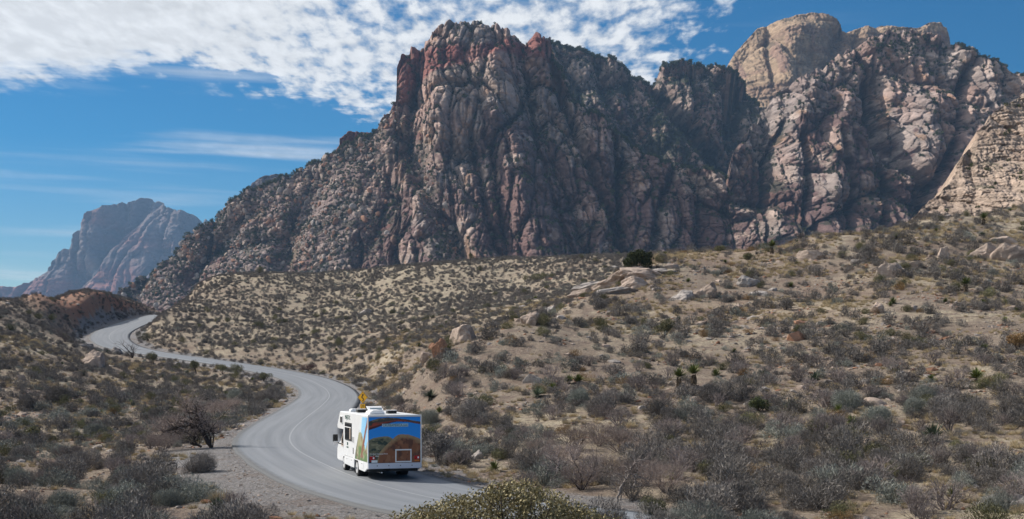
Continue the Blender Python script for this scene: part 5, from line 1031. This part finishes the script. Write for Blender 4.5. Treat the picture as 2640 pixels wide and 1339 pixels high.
# boulders and outcrops
def big_rock(seed, mat, flat=.6, rough=.6, cuts=14, sub=5, layers=0): return rock_mesh('boulder', seed, mat, flat, sub, rough, cuts, layers)
for a in [(600, M_STONE, 1195, 878, 1.35, .95, 'pale pointed boulder with a flat face on the crest left of centre', 1.0, 0), (601, M_STONE, 1812, 765, 1.75, .8, 'rounded boulder with curved layers on the right slope', .8, 20), (602, M_STON2, 1762, 772, 1.6, .5, 'pale broken slab left of the layered boulder', .8, 8), (603, M_STONE, 2085, 668, 1.75, .48, 'pale smooth dome shaped boulder near the right skyline', .8, 0),
    (604, M_STONE, 2290, 712, 1.9, .85, 'large pinkish pyramid boulder with a crack on the right slope', .9, 5), (605, M_STONE, 2540, 665, 2.0, .55, 'long pink boulder, left one of the pair at the right edge', .8, 5), (606, M_STONE, 2612, 672, 2.1, .7, 'pink boulder at the right edge beside the long one', .8, 5), (607, M_STONE, 2428, 668, 1.0, 1.1, 'split white boulder on the right hill', .8, 0),
    (608, M_STON2, 1935, 735, 1.3, .7, 'pale wrinkled boulder on the slope right of the layered one', .8, 14), (609, M_SRED, 1118, 905, .95, 1.1, 'left red brown boulder of the pair below the pointed boulder', .9, 0), (610, M_SRED, 1140, 912, .85, .9, 'right red brown boulder of the pair below the pointed boulder', .9, 0), (611, M_STONE, 1105, 925, .65, .9, 'pale round stone at the foot of the red brown pair', .9, 0),
    (612, M_STON2, 1418, 808, 1.3, .6, 'low pale rock at the left foot of the outcrop', .8, 6), (613, M_STONE, 1372, 835, 1.0, .8, 'tan rock on the crest between outcrop and pointed boulder', .9, 5), (614, M_STONE, 2258, 808, .75, 1.0, 'small upright pale stone on the mid right slope', .9, 0), (615, M_STON2, 1205, 1180, .52, .7, 'left pale round rock in the sand right of the motorhome', .9, 0), (616, M_STON2, 1228, 1183, .48, .8, 'right pale round rock in the sand right of the motorhome', .9, 0),
    (617, M_STONE, 243, 945, 1.7, .9, 'pale block below the road on the left slope', .9, 0), (618, M_STON2, 297, 912, 1.2, .7, 'grey boulder at the road edge near the far bend', .9, 0), (619, M_STON2, 215, 895, 1.5, .4, 'flat grey slab leaning near the far bend', .6, 4), (620, M_STON2, 944, 810, 1.3, .7, 'pale boulder alone on the face of the middle hill', .9, 0), (621, M_STON2, 1374, 985, .7, .8, 'white grey boulder left of the paired green yuccas', .9, 0),
    (622, M_STONE, 2590, 625, 1.5, .4, 'flat pink rock high on the right edge', .8, 0), (623, M_STON2, 1960, 760, 1.3, .25, 'flat pale slab lying below the wrinkled boulder', .7, 4), (624, M_STONE, 2360, 690, .9, .7, 'small tan rock right of the cracked pyramid boulder', .8, 0), (625, M_STON2, 2600, 1300, .9, .35, 'flat pale slab at the bottom right', .7, 4)]:
    sd_, mt, px, py, s, hs, lb, wy, ly = a; place('boulder', big_rock(sd_, mt, 1.0, layers=ly), px, py, 0, s * 1.2, hs * 1.4, lb, 'boulder', None, rz=random.uniform(-.4, .4), sink=.16 * hs, wy=wy)
def outcrop():
    p = unproject(1585, 745); z = float(ground(p.x, p.y)); R_ = empty('rock_outcrop', (p.x, p.y, z)); tag(R_, 'long pale sandstone outcrop with overlapping slabs in front of the juniper', 'rock outcrop')
    for i, (px, py, sx, sy, sz, ry) in enumerate([(1535, 742, 2.9, 2.2, 1.15, -.20), (1600, 728, 3.3, 2.6, 1.45, -.12), (1655, 716, 2.6, 2.1, 1.1, .06), (1585, 755, 2.6, 1.2, .7, -.15), (1500, 762, 2.0, 1.3, .6, -.2), (1640, 742, 2.0, 1.4, 1.15, .1), (1700, 706, 2.0, 1.6, .6, .05)]):
        m_ = rock_mesh('slab', 640 + i, M_STONE if i % 3 else M_STON2, 1.0, 6, .8, 16, 9); o = bpy.data.objects.new('slab', m_); g = unproject(px, py); TAKEN.append((g.x, g.y, sx * .7))
        o.location = (g.x - p.x, g.y - p.y, float(ground(g.x, g.y)) - z + sz * .1); o.scale = (sx * 1.15, sy * 1.15, sz * 1.15); o.rotation_euler = (0, ry, random.uniform(-.2, .2)); link(o, R_)
outcrop()

# ------------------------------------------------------------ scattered plants and stones
def near_px(X, Y): return CX + F * X / Y
X, Y, rg = wedge(1.15, 27, 440, 901, .385)
cl = fbm(X / 5.5, Y / 5.5, 3, 911); big = fbm(X / 30, Y / 30, 3, 912); px = near_px(X, Y); mid = (Y > 190) & (px < 1600)
prob = np.where(mid, .60 + .55 * cl, .36 + .95 * cl + .30 * big); prob = np.where((px < 700) & (Y < 200), prob + .16, prob); prob = np.where((Y < 75) & (px < 1500), prob + .05, prob)
band = np.exp(-((Y - 112) / 13.) ** 2) * (px > 1150); prob = prob + .34 * band; bare = np.exp(-(((px - 1250) / 260) ** 2 + ((Y - 66) / 9.) ** 2)); prob = prob - .5 * bare
cutb = np.exp(-(((X + 95) / 9) ** 2 + ((Y - 308) / 34) ** 2)) * (X > -99); prob = prob - .5 * cutb; prob = np.where((px < 800) & (Y < 110), prob - .12, prob)
openf = lambda X, Y: ~(((near_px(X, Y) > 640) & (near_px(X, Y) < 1060) & (Y < 54)) | ((near_px(X, Y) > 1000) & (near_px(X, Y) < 1720) & (Y < 47)))
prob = np.where(mid, prob, prob * .68)
ok = clear(X, Y, 1.3) & openf(X, Y) & (rg.random(len(X)) < prob * .92); X, Y = X[ok], Y[ok]; px = px[ok]; mid = mid[ok]; sz = 0
sz = np.where(mid, rg.uniform(.27, .62, len(X)), rg.lognormal(-.80, .45, len(X))); sz = np.where(Y < 85, sz * 1.28, sz); sz = np.minimum(np.where((px < 800) & (Y < 200), sz * 1.08, sz), 1.15); hs = rg.uniform(.8, 1.25, len(X))
pick = rg.random(len(X)); sg = ss(fbm(X / 14, Y / 14, 3, 921), -.1, .5); issage = pick < .12 + (.34 + .25 * (px < 900)) * sg * (Y < 190)
k = ~issage; scatter_kind('desert_shrub', 'shrub', 'grey brown shrub', 'grey brown desert shrubs', KINDS['dark_near'], KINDS['dark'], X[k], Y[k], sz[k], hs[k], 300, 1, True, 'many small grey brown shrubs dotting the desert hills')
k = issage; scatter_kind('sage_bush', 'sage bush', 'grey green sage', 'grey green sage bushes', KINDS['sage_near'], KINDS['sage'], X[k], Y[k], sz[k] * .95, hs[k] * .85, 300, 2, True, 'many grey green sage bushes among the brown shrubs')
def few(dens, seed, rmin, rmax, keep, lo, hi, hlo=.8, hhi=1.2, mg=1.4):
    X, Y, rg = wedge(dens, rmin, rmax, seed, .37); ok = clear(X, Y, mg) & openf(X, Y) & (rg.random(len(X)) < keep(X, Y)); X, Y = X[ok], Y[ok]; return X, Y, rg.uniform(lo, hi, len(X)), rg.uniform(hlo, hhi, len(X))
vis_area = lambda X, Y: np.ones_like(X)
a = few(.016, 931, 30, 330, vis_area, .5, 1.0); scatter_kind('olive_shrub', 'shrub', 'olive green shrub', 'olive green shrubs', KINDS['olive'], None, *a, 260, 3, False)
a = few(.012, 932, 30, 210, lambda X, Y: ss(X, -25, 30) * .8 + .2, .35, .75); scatter_kind('golden_shrub', 'shrub', 'rusty golden shrub', 'rusty golden shrubs', KINDS['gold'], None, *a, 200, 4, False)
a = few(.05, 933, 42, 120, vis_area, .8, 1.5); scatter_kind('bare_bush', 'bush', 'leafless twiggy bush', 'leafless twiggy bushes', KINDS['bare'], None, *a, 250, 5, False)
a = few(.006, 934, 45, 260, vis_area, .45, .8, .9, 1.1); scatter_kind('yucca', 'yucca', 'spiky yucca', 'scattered small yuccas', KINDS['yucca'], None, *a, 200, 6, False)
X, Y, rg = wedge(.16, 32, 330, 941, .385); cl = fbm(X / 9, Y / 9, 3, 942); px = near_px(X, Y)
ok = clear(X, Y, .6) & (rg.random(len(X)) < np.clip(.12 + 1.1 * cl, 0, 1) * np.where((px > 1300), 1.0, .5)); X, Y = X[ok], Y[ok]; sz = np.clip(rg.lognormal(-1.55, .55, len(X)), .09, 1.1)
sz *= np.where((Y > 95), 1.6, 1.15); scatter_kind('boulder', 'boulder', 'pale sandstone rock', 'pale rocks strewn over the slopes', KINDS['rock'] + KINDS['slab'], KINDS['rock_low'], X, Y, sz, rg.uniform(.7, 1.1, len(X)), 300, 7, True, 'many smaller pale rocks lying among the shrubs', sink=.05, tilt=.15, sizew=('small', 'middling', 'large'))
# straw grass between the shrubs, gravel on the shoulders
X, Y, rg = wedge(2.0, 30, 240, 951, .385); st = fbm(X / 6, Y / 6, 3, 952) + .45 * np.exp(-((Y - 74) / 20.) ** 2) * (X > 2); ok = clear(X, Y, .5) & (rg.random(len(X)) < np.clip(.25 + 1.2 * st, 0, 1)); X, Y = X[ok], Y[ok]; s = rg.uniform(.28, .62, len(X)) * (1 + .5 * ss(Y, 100, 200))
stuff_scatter('dry_grass', 'tufts of straw coloured dry grass between the shrubs', np.c_[X, Y, ground(X, Y)], np.c_[s, s, s * rg.uniform(.6, 1.2, len(X))], KINDS['grass'], 5, .1)
X, Y, rg = wedge(9., 46, 130, 961, .2); d, off, rz_ = road_dist(X, Y); wide = 3.0 + 4.5 * np.exp(-((Y - 70) / 24.) ** 2) * (off > 0); ok = (d > HALF + .15) & (d < HALF + wide) & (rg.random(len(X)) < .55); X, Y = X[ok], Y[ok]; s = np.clip(rg.lognormal(-3.0, .5, len(X)), .02, .18)
stuff_scatter('shoulder_gravel', 'loose grey gravel and stones along the road shoulders', np.c_[X, Y, ground(X, Y)], np.c_[s, s, s * .8], KINDS['rock_low'][:2], 6, .3)
X, Y, rg = wedge(5., 34, 190, 962, .385); ok = clear(X, Y, .3) & (rg.random(len(X)) < np.clip(.25 + 1.3 * fbm(X / 5, Y / 5, 3, 963), 0, 1)); X, Y = X[ok], Y[ok]; s = np.clip(rg.lognormal(-2.6, .5, len(X)) * (1 + Y / 160), .03, .35)
stuff_scatter('small_stones', 'small stones strewn over the bare soil', np.c_[X, Y, ground(X, Y)], np.c_[s, s, s * .7], KINDS['rock_low'], 7, .3)

name_late()
# trees and rubble on the mountains
FARJ = [shrub_mesh('far_juniper', 700 + s, 90, M_JUN, .5, .10, 1.1, 0) for s in range(3)]; FARR = [rock_mesh('block', 710 + s, [M_STONE, M_STON2, M_SRED, M_STONE][s], .85, 2, .4, 9) for s in range(4)]
def on_massif(nm, n_, f, seed):
    Xm, Ym, Zm, px, py, vv, tl, fl, cr = MASSIF[nm]; rg = np.random.default_rng(seed); w = f(px, py, vv, tl, fl, cr).ravel(); w = np.clip(w, 0, None) * np.gradient(Zm, axis=0).ravel().clip(.01) ; w /= w.sum(); i = rg.choice(w.size, n_, p=w)
    return np.c_[Xm.ravel()[i] + rg.normal(0, .8, n_), Ym.ravel()[i] + rg.normal(0, .8, n_), Zm.ravel()[i]], rg
pos, rg = on_massif('left_mountain', 4200, lambda px, py, vv, tl, fl, cr: tl * (.3 + ss(fbm(px / 22, py / 16, 3, 971), -.1, .3)) * (1 - .6 * ss(py, 300, 500) * 0), 81); s = rg.uniform(.8, 2.0, len(pos))
stuff_scatter('mountain_junipers', 'dark scrub and junipers covering the rubble slope of the left mountain', pos - [0, 1, .3], np.c_[s, s, s * rg.uniform(.8, 1.5, len(pos))], FARJ, 8)
pos, rg = on_massif('left_mountain', 2400, lambda px, py, vv, tl, fl, cr: tl * (.3 + ss(fbm(px / 30, py / 24, 3, 972), -.1, .3)), 82); s = np.clip(rg.lognormal(.6, .5, len(pos)), .8, 6)
stuff_scatter('mountain_rubble', 'pale blocks lying on the rubble slope of the left mountain', pos - [0, .5, .5], np.c_[s, s, s * rg.uniform(.7, 1.4, len(pos))], FARR, 9, .4)
for i, (nm, c_, fn) in enumerate([('left_mountain', 1500, lambda px, py, vv, tl, fl, cr: (1 - tl) * (ss(fl, .3, 1) + .5 * cr) * (px > 950) + 30 * (vv > .992) * ((px > 1385) | (px < 960))), ('canyon_ridge', 2600, lambda px, py, vv, tl, fl, cr: .25 + ss(fbm(px / 18, py / 14, 3, 973), -.1, .3) * ss(py, 180, 300) + 12 * (vv > .99)), ('right_mountain', 1900, lambda px, py, vv, tl, fl, cr: ss(fl, .3, 1) + .4 * cr + 3 * tl + 14 * (vv > .99) * (px > 2380)), ('sandstone_dome', 90, lambda px, py, vv, tl, fl, cr: ss(fl, .2, 1) + .02)]):
    pos, rg = on_massif(nm, c_, fn, 90 + i); s = rg.uniform(1.3, 3.2, len(pos)) * (.28 if nm == 'sandstone_dome' else 1.2 if nm == 'canyon_ridge' else 1); stuff_scatter('ledge_trees', 'dark trees growing on ledges and skyline of the %s' % nm.replace('_', ' '), pos - [0, 1 if s.max() > 2 else .2, .2], np.c_[s, s, s * 1.3], FARJ, 20 + i)

# ------------------------------------------------------------ air
def haze(density):
    o = MB().box(-7700, 7700, -7700, 7700, -12, 1000).build('haze', simple('unused_haze', (1, 1, 1)), None); m = bpy.data.materials.new('haze_air'); m.use_nodes = True; nt = m.node_tree; nt.nodes.clear()
    out = nt.nodes.new('ShaderNodeOutputMaterial'); v = nt.nodes.new('ShaderNodeVolumePrincipled'); v.inputs['Color'].default_value = (.38, .63, 1, 1); v.inputs['Density'].default_value = density; v.inputs['Anisotropy'].default_value = .2; nt.links.new(v.outputs[0], out.inputs['Volume'])
    o.data.materials.clear(); o.data.materials.append(m); tag(o, 'thin blue desert air', kind='stuff'); return o
haze(5.2e-5)
